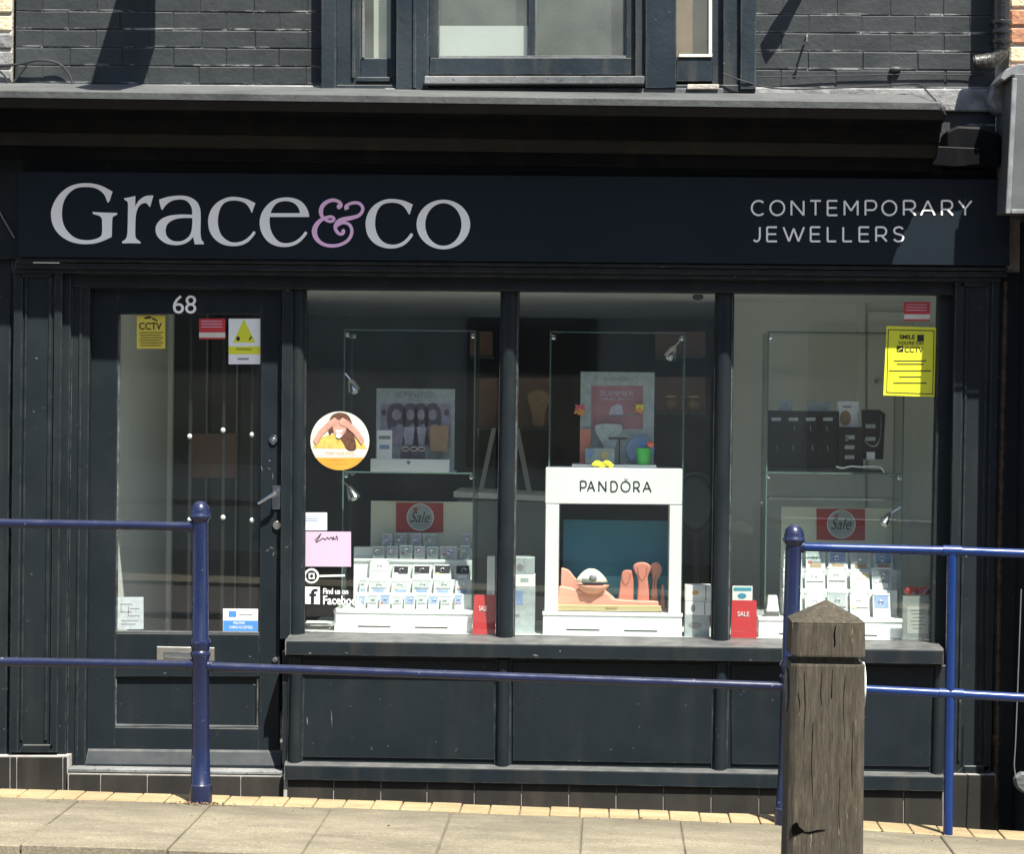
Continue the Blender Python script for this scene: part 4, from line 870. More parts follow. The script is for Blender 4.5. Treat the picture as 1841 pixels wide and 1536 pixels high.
# counter, leaning boards
ct = T('shop_counter', 'grey shop counter standing behind the middle window display', 'counter', P(950, 1150, 1.3))
mk('body', box(PX(822, 900, 1.3), PX(985, 900, 1.3), 1.3, 1.75, FZ, PZ(900, 900, 1.3)), COUNT, ct, bev=0.005)
mk('top', pp([(815, 884), (990, 892), (990, 902), (815, 895)], 1.27, 1.78), WALLI, ct, bev=0.003)
def leaner(x0, y0, x1, y1, wd, Y, label):
    g = T('leaning_board', label, 'board', P(x1, y1, Y)); mk('board', pp([(x0-wd, y0), (x0+wd, y0), (x1+wd, y1), (x1-wd, y1)], Y, Y+0.01), COUNT, g)
leaner(888, 770, 864, 884, 4, 1.28, 'pale stick leaning left on the counter behind first mullion')
leaner(929, 770, 952, 888, 4.5, 1.28, 'pale stick leaning right on the counter behind first mullion')
cm = T('camera_dome', 'black oval security camera under the ceiling, middle window', 'camera', P(1255, 533, 0.9))
mk('dome', blob(P(1255, 534, 0.9), 0.026, 0.03, 0.016, 12, 8), INK, cm, smooth=True); mk('mount', tube([P(1258, 531, 0.9), P(1264, 518, 0.9)], 0.008, 8), WALLI, cm)
# round dark chair behind
chr_ = T('round_chair', 'dark round backed chair in the gloom right of teal display unit', 'chair', P(1250, 1050, 1.0))
mk('back_rim', tube([(P(1250+38*math.cos(t), 905-55*math.sin(t), 1.0)) for t in [math.pi*2*i/28 for i in range(29)]], 0.007, 8), DARKM, chr_, smooth=True)
mk('back_pad', pp(ell(1250, 905, 30, 46, 24), 1.0, 1.02), WALLD, chr_, bev=0.006)
mk('stem', tube([P(1250, 960, 1.0), P(1250, 1160, 1.0)], 0.015, 8), DARKM, chr_, smooth=True)

# ================================================================== WINDOW DISPLAY
DZ = PZ(900, 1144, 0.13)
plat = tag(mk('display_platform', box(PX(539, 1140, 0.125), PX(1682, 1150, 0.125), 0.121, 0.86, DZ-0.03, DZ), ACRYL, bev=0.002), 'long white platform inside the three shop windows', 'platform')
tag(mk('platform_base', box(PX(539, 1140, 0.18), PX(1682, 1150, 0.18), 0.18, 0.84, FZ, DZ-0.031), WALLD), None, None, kind='structure')
def onz(px, py, z):
    d = ROT @ Vector(((px-CX)/F, -(py-CY)/F, -1.0)); return (CAM+d*((z-CAM.z)/d.z)).y
def stand(x0, y0, x1, zb, yf, yb):
    ym = y0; return box(PX(x0, ym, yf), PX(x1, ym, yf), yf, yb, zb, PZ((x0+x1)/2, y0, yf))
def dec(par, pts, Y, k, m, name='print', depth=0.0008): return mk(name, pp(pts, Y-0.0008*k, Y-0.0008*(k-1)-0.0002), m, par)
def rect(x0, y0, x1, y1, sl=0.0): return [(x0, y0), (x1, y0+sl), (x1, y1+sl), (x0, y1)]
# --- glass shelf units
def gunit(x0, x1, yt, ysh, Y0, Y1, label, zb, tidy=True):
    g = T('glass_shelf_unit', label, 'glass shelf', (PX((x0+x1)/2, 900, Y0), Y0, zb), 'glass shelf units in the windows')
    zt = PZ((x0+x1)/2, yt, Y0); zs = PZ((x0+x1)/2, ysh, Y0); X0, X1 = PX(x0, ysh, Y0), PX(x1, ysh, Y0); t = 0.006
    for X in (X0, X1-t):
        mk('side_panel', box(X, X+t, Y0, Y1, zb, zt-t-0.001), GLASSD, g)
        mk('panel_edge', box(X, X+t, Y0-0.003, Y0-0.0005, zb, zt-t-0.001), GEDGE, g); mk('panel_edge', box(X, X+t, Y1+0.0005, Y1+0.003, zb, zt-t-0.001), GEDGE, g)
    mk('shelf_pane', box(X0, X1, Y0, Y1, zt-t, zt), GLASSD, g); mk('panel_edge', box(X0, X1, Y0-0.003, Y0-0.0005, zt-t, zt), GEDGE, g)
    mk('shelf_pane', box(X0+t+0.001, X1-t-0.001, Y0+0.004, Y1, zs-t, zs), GLASSD, g); mk('panel_edge', box(X0+t+0.001, X1-t-0.001, Y0, Y0+0.003, zs-t, zs), GEDGE, g)
    for X in (X0+0.014, X1-0.014):
        for z in (zt-0.025, zs-0.020):
            for Y in (Y0+0.006, Y1-0.03): mk('clip', box(X-0.008, X+0.008, Y, Y+0.02, z-0.008, z+0.010), CHROME, g, bev=0.003)
    return zs
BZ1 = PZ(725, 1099, 0.27); BZ3 = PZ(1495, 1112, 0.27)
# white base boxes with slots
def basebox(x0, x1, yt, Y0, Y1, slots, label):
    g = T('display_box', label, 'display base', (PX((x0+x1)/2, 1120, Y0), Y0, DZ), 'white slotted display bases')
    zt = PZ((x0+x1)/2, yt, Y0)
    mk('box', box(PX(x0, 1120, Y0), PX(x1, 1120, Y0), Y0, Y1, DZ, zt-0.016), ACRYL, g, bev=0.002)
    mk('lid', box(PX(x0, 1120, Y0)-0.003, PX(x1, 1120, Y0)+0.003, Y0-0.004, Y1+0.003, zt-0.0155, zt), ACRYL, g, bev=0.002)
    for a, b, y in slots: mk('slot', pp([(a, y-1.5), (b, y-0.5), (b, y+1.8), (a, y+0.8)], Y0-0.0012, Y0+0.001), INK, g)
    return zt
BZ1 = basebox(601, 848, 1098, 0.24, 0.74, ((643, 702, 1127), (746, 805, 1129)), 'white slotted display base under the left window boxes')
BZ2 = basebox(976, 1226, 1102, 0.22, 0.60, ((1018, 1078, 1133), (1122, 1182, 1135)), 'white slotted display base under the teal display unit')
BZ3 = basebox(1364, 1622, 1112, 0.24, 0.74, ((1400, 1412, 1140), (1541, 1577, 1143)), 'white slotted display base under the right window boxes')
ZS1 = gunit(616, 853, 593, 849, 0.30, 0.62, 'tall glass shelf unit behind the left shop window', BZ1)
ZS2 = gunit(986, 1229, 597, 843, 0.30, 0.56, 'tall glass shelf unit behind the middle shop window', BZ2) if True else 0
ZS3 = gunit(1377, 1624, 597, 850, 0.30, 0.62, 'tall glass shelf unit behind the right shop window', BZ3)
# --- spot lamps
def spot(px, py, Y, dx, label):
    g = T('spot_lamp', label, 'lamp', P(px, py, Y), 'little chrome spot lamps in the windows'); c_ = P(px, py, Y)
    d = Vector((dx, -0.2, -0.9)).normalized()
    mk('shade', tube([c_-d*0.03, c_-d*0.02, c_+d*0.012, c_+d*0.03], [0.008, 0.016, 0.026, 0.030], 14), CHROME, g, smooth=True)
    mk('bulb', tube([c_+d*0.024, c_+d*0.036], [0.018, 0.012], 10), WHITE, g, smooth=True)
    mk('arm', tube([c_-d*0.028, c_-d*0.05+Vector((-dx*0.05, 0, 0.01))], 0.004, 8), CHROME, g, smooth=True)
spot(634, 694, 0.33, 0.35, 'chrome spot lamp at upper left of the left glass shelf'); spot(632, 886, 0.33, 0.45, 'chrome spot lamp below the round sticker, left window')
spot(1208, 634, 0.33, -0.4, 'chrome spot lamp hanging at right of the rose poster card'); spot(1596, 933, 0.33, -0.6, 'chrome spot lamp right of the right window Sale poster')
# --- left upper display: picture card and tray
g = T('picture_card', 'grey backing card with a printed group photo, left window', 'display card', (PX(745, 820, .50), .50, ZS1))
mk('card', stand(677, 699, 818, ZS1, 0.50, 0.506), GREYI, g); mk('foot', box(PX(677, 820, 0.5), PX(822, 820, 0.5), 0.40, 0.4995, ZS1, ZS1+0.004), GREYI, g)
dec(g, rect(684, 725, 811, 804, 1), 0.50, 1, LILAC, 'photo')
for x, hw, c0 in ((713, 17, LILACD), (738, 14, SKIN), (757, 13, LILACL), (778, 15, SKIN)):
    dec(g, cat([(x-hw, 745), (x-hw*.6, 728), (x+hw*.4, 726), (x+hw, 742), (x+hw*.9, 768), (x+hw*.3, 762), (x-hw*.8, 772)], 4), 0.50, 2, LILACD, 'hair'); dec(g, ell(x, 746, hw*0.5, 10, 16), 0.50, 3, LILAC, 'face'); dec(g, [(x-15, 800), (x-11, 768), (x+11, 768), (x+15, 800)], 0.50, 3, LILAC if hw > 14 else LILACL, 'torso')
for x in (690, 803): dec(g, ell(x, 742, 5, 6, 12), 0.50, 2, LILACD, 'dot')
text('lettering', 'NOMINATION', 711, 704, 783, 715, 0.4985, INKG, g); text('lettering', 'ITALY', 738, 718, 760, 721, 0.4985, INKG, g)
g = T('white_tray', 'low white tray with small crest at front of left glass shelf', 'tray', (PX(737, 838, .36), .36, ZS1)); zt_ = PZ(737, 826, .36)
mk('tray', box(PX(666, 832, .36), PX(808, 832, .36), .36, .395, ZS1, zt_), ACRYL, g, bev=0.002); dec(g, [(731, 829), (738, 829), (737, 834), (734.5, 836), (732, 834)], .36, 1, INKG, 'crest')
def card(name, label, x0, y0, x1, zb, Y, m, cat_='card', th=0.003, prints=()):
    g = T(name, label, cat_, (PX((x0+x1)/2, y0, Y), Y, zb)); mk('card', stand(x0, y0, x1, zb, Y, Y+th), m, g)
    for k, (pts, mm) in enumerate(prints): dec(g, pts, Y, 1, mm)
    return g
card('price_card', 'small pale blue price card left of the group photo', 678, 774, 705, zt_, 0.37, WHITE, prints=((rect(681, 784, 702, 790), INKG), (rect(682, 800, 700, 808), BLUEI)))
bx = T('ring_block', 'square brown leather block beside the group photo', 'block', (PX(789, 790, .44), .44, ZS1)); mk('block', stand(773, 765, 806, ZS1+0.085, .44, .47), TAN, bx, bev=0.003); mk('leg', stand(786, 792, 793, ZS1, .45, .46), GEDGE, bx)
for i, x in enumerate((729, 744, 758)):
    g = T('bracelet_stand', ORD[i]+' small dark bracelet stand from left before the group photo', 'jewellery', (PX(x, 815, .42), .42, ZS1), 'bracelet stands before the photo')
    mk('pad', stand(x-9, 806-(i % 2)*6, x+6, ZS1, .42, .44), LILACD, g, bev=0.004); c_ = P(x, 806, .415); mk('bracelet', tube([(c_.x+0.016*math.cos(t), .415, c_.z-0.004+0.009*math.sin(t)) for t in [i2*math.pi/6 for i2 in range(13)]], 0.0022, 6), CHROME, g, smooth=True)
for i, x in enumerate((784, 796)):
    g = T('ring_finger', ('left' if i == 0 else 'right')+' clear ring holder under the brown leather block', 'ring holder', (PX(x, 815, .40), .40, ZS1)); mk('holder', lathe([(0.012, ZS1), (0.011, ZS1+0.03), (0.006, ZS1+0.055), (0.001, ZS1+0.058)], PX(x, 815, .40), .40, 12), ACLEAR, g, smooth=True)
# --- Sale posters
def saleboard(x0, x1, yt, rx0, ry0, rx1, ry1, zb, label, side):
    Y = 0.66; g = T('poster_board', 'cream backing board behind the '+side+' window gift boxes', 'board', (PX((x0+x1)/2, 1000, Y), Y, zb)); mk('board', stand(x0, yt, x1, zb, Y, Y+0.008), CREAM, g)
    p = T('sale_poster', label, 'poster', P((rx0+rx1)/2, ry1, Y-0.004)); Yp = Y-0.004
    mk('sheet', pp(rect(rx0, ry0, rx1, ry1, 1), Yp, Yp+0.0025), REDD, p)
    cx_, cy_, r_ = (rx0+rx1)/2+1, (ry0+ry1)/2, (ry1-ry0)*0.46
    dec(p, ell(cx_, cy_, r_, r_, 32), Yp, 1, WHITE, 'ring'); dec(p, ell(cx_, cy_, r_*0.94, r_*0.94, 32), Yp, 2, GREYI, 'disc')
    for q in (ell(cx_-r_*0.35, cy_-r_*0.58, 4, 3, 12),): dec(p, q, Yp, 3, REDD, 'heart')
    text('lettering', 'Sale', cx_-r_*0.72, cy_-r_*0.42, cx_+r_*0.72, cy_+r_*0.38, Yp-0.0025, INK, p, 0.0006, 0.0, 0.35)
    text('lettering', 'NOW ON', cx_-r_*0.4, cy_+r_*0.52, cx_+r_*0.4, cy_+r_*0.64, Yp-0.0025, INKG, p, 0.0006)
saleboard(667, 853, 902, 712, 904, 797, 957, BZ1, 'red Sale poster with white disc above left window gift boxes', 'left')
saleboard(1405, 1615, 913, 1468, 915, 1555, 971, BZ3, 'red Sale poster with white disc above right window gift boxes', 'right')
# --- stepped stands and small boxes
def jbox(x0, x1, yt, Y, zb, pad, label, group, lean=0.03, lab=None):
    yt += random.uniform(-1.5, 1.5); zt = PZ((x0+x1)/2, yt, Y+lean); X0, X1 = PX(x0+random.uniform(0.4, 1.6), yt, Y), PX(x1-random.uniform(0.4, 1.6), yt, Y); g = T('jewellery_box', label, 'jewellery box', ((X0+X1)/2, Y, zb), group)
    def sl(u0, u1, t0, t1, f, b):
        V = []
        for off in (f, b):
            for t, u in ((t0, u0), (t0, u1), (t1, u1), (t1, u0)): V.append((X0+(X1-X0)*u, Y+lean*t+off, zb+(zt-zb)*t))
        return V, [(0, 1, 2, 3), (7, 6, 5, 4), (0, 4, 5, 1), (1, 5, 6, 2), (2, 6, 7, 3), (3, 7, 4, 0)]
    lean += random.uniform(-0.006, 0.010); mk('tray', sl(0, 1, 0, 1, 0, 0.010), TRAYM, g, bev=0.0015); mk('rim', sl(0.02, 0.98, 0.93, 0.99, -0.004, -0.0002), WHITE, g); mk('pad', sl(0.10, 0.90, 0.40, 0.93, -0.0015, -0.0002), pad, g)
    mk('label', sl(0.2, 0.8, 0.08, 0.30, -0.0015, -0.0002), lab or WHITE, g)
    cxx, cz, cy = (X0+X1)/2+random.uniform(-.006, .006), zb+(zt-zb)*0.62, Y+lean*0.62-0.004
    s_ = min(0.011, (X1-X0)*0.16)
    if random.random() < 0.5: mk('tag', sl(0.12, 0.34, 0.34, 0.44, -0.003, -0.0017), random.choice([GOLD, REDD, WHITE, INKG]), g)
    if random.random() < 0.6: mk('shade_line', sl(0.1, 0.9, 0.355, 0.385, -0.0024, -0.0016), INKG, g)
    mk('jewel', tube([(cxx+s_*math.cos(t), cy, cz+s_*0.8*math.sin(t)) for t in [i2*math.pi/5 for i2 in range(11)]], 0.0018, 5), CHROME, g, smooth=True)
def stepstand(xa, xb, rows, zb, yback, label):
    g = T('stepped_stand', label, 'stand', (PX((xa+xb)/2, 1090, rows[0][0]), rows[0][0], zb))
    for i, (Y, z) in enumerate(rows):
        ye = rows[i+1][0]-0.0245 if i+1 < len(rows) else yback
        if z-zb > 0.004: mk('step', box(PX(xa, 1090, Y), PX(xb, 1090, Y), Y-0.024, ye, zb, z), ACRYL, g, bev=0.002)
zr = lambda x, y, Y: PZ(x, y, Y)
L_rows = [(0.30, BZ1+0.0005), (0.38, zr(735, 1067, .38)), (0.455, zr(735, 1041, .455)), (0.53, zr(755, 1006, .53)), (0.59, zr(755, 985, .59))]
stepstand(636, 851, L_rows[1:], BZ1, 0.635, 'white stepped stand carrying the left window boxes')
grpL = 'small boxes in the left window'
def rowboxes(xs, yt, Y, z, pads, rowname, grp, lean=0.03, labs=None):
    for i, (a, b) in enumerate(xs):
        y_ = yt[i] if isinstance(yt, list) else yt
        jbox(a, b, y_, Y, z, pads[i % len(pads)], ORD[i]+' small white box from left in '+rowname, grp, lean, labs[i % len(labs)] if labs else None)
rowboxes([(637+22*i, 658+22*i) for i in range(8)]+[(816, 832)], 1070, 0.30, L_rows[0][1], [BLUEI, GREYI], 'the front row, left window', grpL)
rowboxes([(645, 660)]+[(662, 698), (702, 738), (740, 776), (778, 814), (817, 846)], [1042, 1044, 1043, 1043, 1044, 1044], 0.38, L_rows[1][1], [GREYI], 'the second row, left window', grpL, labs=[BLUEI])
rowboxes([(663, 700), (704, 737), (740, 776), (778, 813), (816, 846)], [1006, 1016, 1016, 1016, 1017], 0.455, L_rows[2][1], [WHITE, BLACKV, BLACKV, BLACKV, BLACKV], 'the third row, left window', grpL)
rowboxes([(669, 692), (694, 716), (718, 742), (744, 765), (767, 788), (791, 823), (826, 846)], 982, 0.53, L_rows[3][1], [GREYI, LILACL], 'the fourth row, left window', grpL, 0.012, [GREYI])
rowboxes([(684, 706), (708, 732), (736, 758), (760, 784), (829, 846)], 961, 0.59, L_rows[4][1], [LILACL, GREYI], 'the back row, left window', grpL, 0.012, [GREYI])
R_rows = [(0.30, BZ3+0.0005), (0.385, zr(1520, 1060, .385)), (0.47, zr(1520, 1024, .47))]
stepstand(1406, 1612, R_rows[1:], BZ3, 0.635, 'white stepped stand carrying the right window boxes')
grpR = 'small boxes in the right window'
rowboxes([(1408, 1444), (1447, 1486), (1488, 1526), (1528, 1565), (1569, 1603)], [1064, 1066, 1064, 1064, 1068], 0.30, R_rows[0][1], [WHITE, WHITE, GREYI, WHITE, BLUEI], 'the front row, right window', grpR, 0.04)
rowboxes([(1408, 1444), (1446, 1485), (1487, 1525), (1528, 1565), (1568, 1606)], [1026, 1024, 1021, 1028, 1022], 0.385, R_rows[1][1], [WHITE, WHITE, WHITE, GOLD, GREYI], 'the middle row, right window', grpR, 0.035)
rowboxes([(1408, 1444), (1448, 1486), (1489, 1526), (1529, 1567), (1570, 1607)], 992, 0.47, R_rows[2][1], [BLUEI, GREYI], 'the back row, right window', grpR, 0.03, [TAN])
# --- red SALE tent cards
def tent(x0, y0, x1, Y, label):
    g = T('sale_card', label, 'card', (PX((x0+x1)/2, 1100, Y), Y, DZ)); zt = PZ((x0+x1)/2, y0, Y+0.03); X0, X1 = PX(x0, 1100, Y), PX(x1, 1100, Y)
    V = [(X0, Y, DZ), (X1, Y, DZ), (X1, Y+0.03, zt), (X0+0.004, Y+0.03, zt), (X0, Y+0.06, DZ), (X1, Y+0.06, DZ)]
    mk('card', (V, [(0, 1, 2, 3), (3, 2, 5, 4), (0, 3, 4), (1, 5, 2), (0, 4, 5, 1)]), RED, g)
    t_ = text('lettering', 'SALE', x0+11, y0+20, x1-14, y0+29, Y+0.0155, WHITE, g, 0.001, 0.01)
tent(850, 1070, 890, 0.16, 'red SALE card standing left of the first mullion'); tent(1315, 1080, 1361, 0.15, 'red SALE card standing right of the second mullion')
# --- gift boxes stacked by the mullions
def gbox(x0, y0, x1, zb, Y, dep, m, label, prints=(), grp=None):
    g = T('gift_box', label, 'box', (PX((x0+x1)/2, y0, Y), Y+dep/2, zb), grp); mk('box', stand(x0, y0, x1, zb, Y, Y+dep), m, g, bev=0.002)
    for pts, mm in prints: dec(g, pts, Y, 1, mm)
    return PZ((x0+x1)/2, y0, Y)
gbox(876, 1001, 889, PZ(882, 1074, .20), .20, .05, WHITE, 'narrow white card box behind the first red SALE card')
z_ = gbox(925, 1056, 962, DZ, .26, .10, GREYI, 'pale patterned gift box, lowest of the stack by first mullion', ((rect(928, 1062, 940, 1088), BLUEI), (rect(926, 1105, 934, 1110), INKG)))
z_ = gbox(925, 1033, 962, z_+0.0005, .26, .10, WHITE, 'white gift box, middle of the stack by first mullion', ((rect(936, 1040, 950, 1047), GREYI),))
gbox(925, 1003, 961, z_+0.0005, .26, .10, GREYI, 'grey gift box with scribbled print, top of stack by first mullion', ((ell(935, 1021, 6, 7, 14), INKG), (rect(942, 1004, 943, 1030), INKG)))
z_ = gbox(1231, 1107, 1276, DZ, .22, .09, GREYI, 'white gift box with grey print, lowest beside the second mullion', ((ell(1250, 1125, 12, 6, 14), INKG),))
z_ = gbox(1232, 1082, 1278, z_+0.0005, .22, .09, WHITE, 'white gift box, middle of stack beside the second mullion', ((ell(1246, 1094, 4, 7, 12), INKG), (rect(1266, 1083, 1268, 1106), INKG)))
gbox(1232, 1053, 1279, z_+0.0005, .22, .09, WHITE, 'white gift box with orange oval, top of stack beside second mullion', ((ell(1250, 1066, 6, 4, 14), ORANGE), (rect(1268, 1054, 1270, 1080), INKG)))
card('teal_card', 'pale teal printed card behind the right red SALE card', 1317, 1054, 1353, DZ, .24, WHITE, prints=((rect(1319, 1057, 1351, 1063), AQUA), (ell(1334, 1072, 8, 5, 14), AQUA)))
g = T('ring_stand', 'small white ring stand on mirror base beside right SALE card', 'ring stand', (PX(1388, 1100, .26), .26, BZ3)); mk('back', pp([(1381, 1071), (1397, 1071), (1401, 1100), (1378, 1100)], .27, .29), ACRYL, g, bev=0.003); mk('base', box(PX(1374, 1100, .25), PX(1402, 1100, .25), .25, .295, BZ3, PZ(1388, 1100, .27)), CHROME, g, bev=0.003)
# papers on the deck, left
g = T('loose_papers', 'loose white papers lying at the left end of the platform', 'papers', (PX(570, 1125, .3), .3, DZ)); 
for k, r_ in enumerate((0.1, -0.12, 0.3)):
    c_ = (PX(572, 1120, .32), .34); V, Fc = box(-0.06, 0.055, -0.09, 0.09, 0.0, 0.0006)
    V = [(c_[0]+x*math.cos(r_)-y*math.sin(r_)*0.3, c_[1]+y, DZ+0.001+0.0015*k+(0.02*(y/0.09)**2 if k else 0)) for x, y, z in V[:4]]+[(c_[0]+x*math.cos(r_)-y*math.sin(r_)*0.3, c_[1]+y, DZ+0.0018+0.0015*k+(0.02*(y/0.09)**2 if k else 0)) for x, y, z in V[4:]]
    mk('sheet', (V, Fc), WHITE, g)
# --- Pandora unit
pu = T('framed_display', 'white framed display unit with teal backdrop in middle window', 'display unit', (PX(1103, 1100, .24), .24, BZ2)); YPU = 0.232
fr_ = [(981, 843, 1226, 907), (981, 907.5, 1004, 1101), (1203, 907.5, 1225, 1101)]
mk('header', pp([(981, 841), (1227, 844), (1226, 908), (980, 906)], YPU, YPU+0.28), ACRYL, pu, bev=0.003)
mk('side', box(PX(980, 1000, YPU), PX(1004, 1000, YPU), YPU, YPU+0.28, BZ2, PZ(992, 907, YPU)), ACRYL, pu, bev=0.002)
mk('side', box(PX(1203, 1000, YPU), PX(1225, 1000, YPU), YPU, YPU+0.28, BZ2, PZ(1214, 909, YPU)), ACRYL, pu, bev=0.002)
for ch_, a, b in (('P',625,680),('A',680,745),('N',770,835),('D',865,925),('O',945,1025),('R',1045,1100),('A',1118,1190)):
    dy = (a-625)*0.012; strokes(ch_, 900+(a+5)/4.383, 900+(b-5)/4.383, 830+(155+dy)/4.383, 830+(235+dy)/4.383, YPU-0.0002, 2.4, INK, pu, 0.0012)
mk('crown', pp([(1122, 859), (1124, 862), (1127, 862), (1129, 859), (1127.5, 864), (1123.5, 864)], YPU-0.0012, YPU-0.0003), INKG, pu)
def zp(pts): return [(900+p[0]/4.383, 830+p[1]/4.383)+tuple(p[2:]) for p in pts]
bk = mk('backdrop', stand(1013, 936, 1202, BZ2, .46, .465), TEAL, pu); dec(pu, zp([(815, 905), (1320, 905), (1320, 1110), (815, 1110)]), .459, 1, AQUA, 'water_print')
def dune(pts, Y, th, m, name='dune'): 
    q = px2(zp(cat(pts, 4)), Y); mn = min(z for x, z in q); return mk(name, pr([(x, max(z, BZ2+0.0006)) for x, z in q], Y, Y+th), m, pu, bev=0.004)
dune([(445,1150,1),(462,985,1),(560,1000),(680,1035),(780,1010),(850,1050),(920,1090),(1245,1105,1),(1245,1150,1)], .30, .04, PEACH)
dune([(470,1130,1),(478,838,1),(540,862),(600,935),(700,1000),(790,1000),(910,1090,1),(910,1130,1)], .36, .06, PEACH)
mk('tray', pp(zp([(440, 1133), (1262, 1140), (1272, 1180), (438, 1176)]), YPU+0.012, YPU+0.05), GOLD, pu, bev=0.002)
mk('tray_handle', pp(zp([(825, 1152), (920, 1154), (920, 1161), (825, 1159)]), YPU+0.009, YPU+0.0118), TAN, pu)
# shell
sh = T('shell_display', 'open ivory shell with grey pearl on the peach dune', 'shell', P(1057, 1065, .31)); cc = P(1058, 1030, .33)
def shellhalf(c, rx, ry, rz, up, m, name, nr=12):
    V, Fc = [(c[0], c[1], c[2])], []; N = 28
    for j in range(1, 7):
        for i in range(N):
            a = 2*math.pi*i/N; rr = j/6; k = rr*(1+0.05*math.cos(9*a)); V.append((c[0]+rx*k*math.cos(a), c[1]+ry*k*math.sin(a), c[2]+up*rz*(1-rr**2)))
    for i in range(N): Fc.append((0, 1+i, 1+(i+1) % N))
    for j in range(5):
        for i in range(N): Fc.append((1+j*N+i, 1+(j+1)*N+i, 1+(j+1)*N+(i+1) % N, 1+j*N+(i+1) % N))
    o = mk(name, (V, Fc), m, sh, smooth=True); so_ = o.modifiers.new('s', 'SOLIDIFY'); so_.thickness = 0.004; return o
shellhalf((cc.x+0.012, cc.y-0.02, P(1060, 1046, .31).z), 0.070, 0.045, 0.058, 1, SHELL, 'upper_valve'); shellhalf((cc.x+0.018, cc.y-0.02, P(1060, 1052, .31).z), 0.068, 0.045, 0.042, -1, PEACH, 'lower_valve')
mk('pearl', blob(P(1066, 1040, .268), 0.018, 0.012, 0.016, 14, 10), INKG, sh, smooth=True); mk('lip', blob(P(1052, 1042, .272), 0.014, 0.008, 0.010, 12, 8), GREYI, sh, smooth=True)
bust('coral_bust', 'short coral jewellery form standing right of the shell', zp([(920,1098,1),(935,1000),(950,870),(965,828),(1000,818),(1038,828),(1048,880),(1046,1098,1)]), .33, PEACHD, BZ2+0.02, 0.03)
bust('coral_bust', 'tall coral necklace form in middle of teal display unit', zp([(1070,1100,1),(1082,960),(1078,870),(1050,815),(1048,775),(1085,752),(1140,752),(1178,775),(1180,815),(1160,870),(1168,960),(1172,1100,1)]), .315, PEACHD, BZ2+0.018, 0.03)
bust('peach_bust', 'tall peach necklace form at right of teal display unit', zp([(1175,1095,1),(1190,980),(1200,890),(1185,820),(1185,770),(1225,750),(1260,770),(1272,810),(1255,860),(1232,900),(1235,980),(1245,1095,1)]), .355, PEACH, BZ2+0.018, 0.03)
bust('peach_bust', 'thin peach ring stick at right edge of teal display unit', zp([(1255,1120,1),(1265,1000),(1268,940),(1278,924),(1288,940),(1290,1000),(1296,1120,1)]), .38, PEACH, BZ2+0.001, 0.015)
# --- middle upper display
def zq(pts): return [(900+p[0]/4.267, 500+p[1]/4.267)+tuple(p[2:]) for p in pts]
g = T('white_tray', 'thin white tray at front of the middle glass shelf', 'tray', (PX(1105, 840, .33), .33, ZS2)); mk('tray', box(PX(1028, 838, .33), PX(1180, 838, .33), .33, .52, ZS2, PZ(1105, 836, .33)), ACRYL, g, bev=0.001); ZT2 = PZ(1105, 836, .33)
g = T('picture_card', 'white framed card with rose coloured poster, middle window', 'display card', (PX(1111, 800, .47), .47, ZT2)); mk('card', stand(1044, 669, 1177, ZT2, .47, .476), GREYI, g)
dec(g, rect(1063, 694, 1156, 772), .47, 1, ROSE, 'poster'); text('lettering', 'CLOGAU', 1085, 679, 1138, 685, .4685, INKG, g); text('lettering', 'SUMMER', 1079, 703, 1140, 712, .4682, LILACL, g, 0.0005); text('lettering', 'SHINES BRIGHT', 1078, 715, 1141, 720, .4682, LILACL, g, 0.0005)
dec(g, zq(cat([(830,1055,1),(845,1000),(890,970),(930,985),(945,1060,1)], 4)), .47, 2, LILACL, 'hat'); dec(g, zq([(800, 1052), (1030, 1042), (1030, 1062), (800, 1064)]), .47, 3, INKG, 'brim')
bust('necklace_bust', 'white necklace bust before the rose poster, middle window', zq([(795,1295,1),(785,1240),(740,1150),(720,1100),(735,1072),(800,1062),(850,1064),(915,1068),(936,1090),(925,1140),(885,1220),(875,1295,1)]), .43, GREYI, ZT2+0.045, 0.035)
g = T('watch_box', 'pale open watch box under the white necklace bust', 'box', (PX(1080, 830, .38), .38, ZT2)); mk('box', stand(1052, 806, 1105, ZT2, .38, .468), GREYI, g, bev=0.003); mk('dial', pp(ell(1087, 819, 7, 8, 16), .376, .3795), GOLD, g); mk('lid', pp([(1055, 808), (1068, 808), (1064, 824), (1052, 824)], .374, .3795), BLUEI, g)
g = T('perfume_card', 'rose pink card standing at left of the rose poster', 'card', (PX(1050, 820, .45), .45, ZT2)); mk('card', stand(1043, 772, 1062, ZT2, .45, .455), PEACHD, g)
g = T('earring_stand', 'thin black T shaped earring stand beside white bust', 'stand', (PX(1114, 830, .42), .42, ZT2)); mk('post', stand(1112.5, 789, 1115, ZT2+0.004, .42, .426), INK, g); mk('bar', pp([(1094, 787), (1128, 787), (1128, 790), (1094, 790)], .418, .4195), INK, g); mk('base', box(PX(1106, 830, .41), PX(1121, 830, .41), .405, .44, ZT2, ZT2+0.0035), INK, g)
g = T('round_plate', 'pale blue round plate leaning behind green cup', 'plate', (PX(1152, 830, .44), .44, ZT2)); c_ = P(1151, 809, .44); mk('plate', pr([(c_.x+0.063*math.cos(2*math.pi*i/32), ZT2+0.063+0.063*math.sin(2*math.pi*i/32)) for i in range(32)], .44, .448), BLUEI, g, bev=0.003, smooth=True)
g = T('green_cup', 'small bright green plastic cup in the middle window', 'cup', (PX(1157, 830, .38), .38, ZT2)); h_ = PZ(1157, 806, .38); mk('cup', lathe([(0.028, ZT2), (0.034, h_), (0.031, h_), (0.026, ZT2+0.006)], PX(1157, 820, .38), .38, 18), GREEN, g, smooth=True)
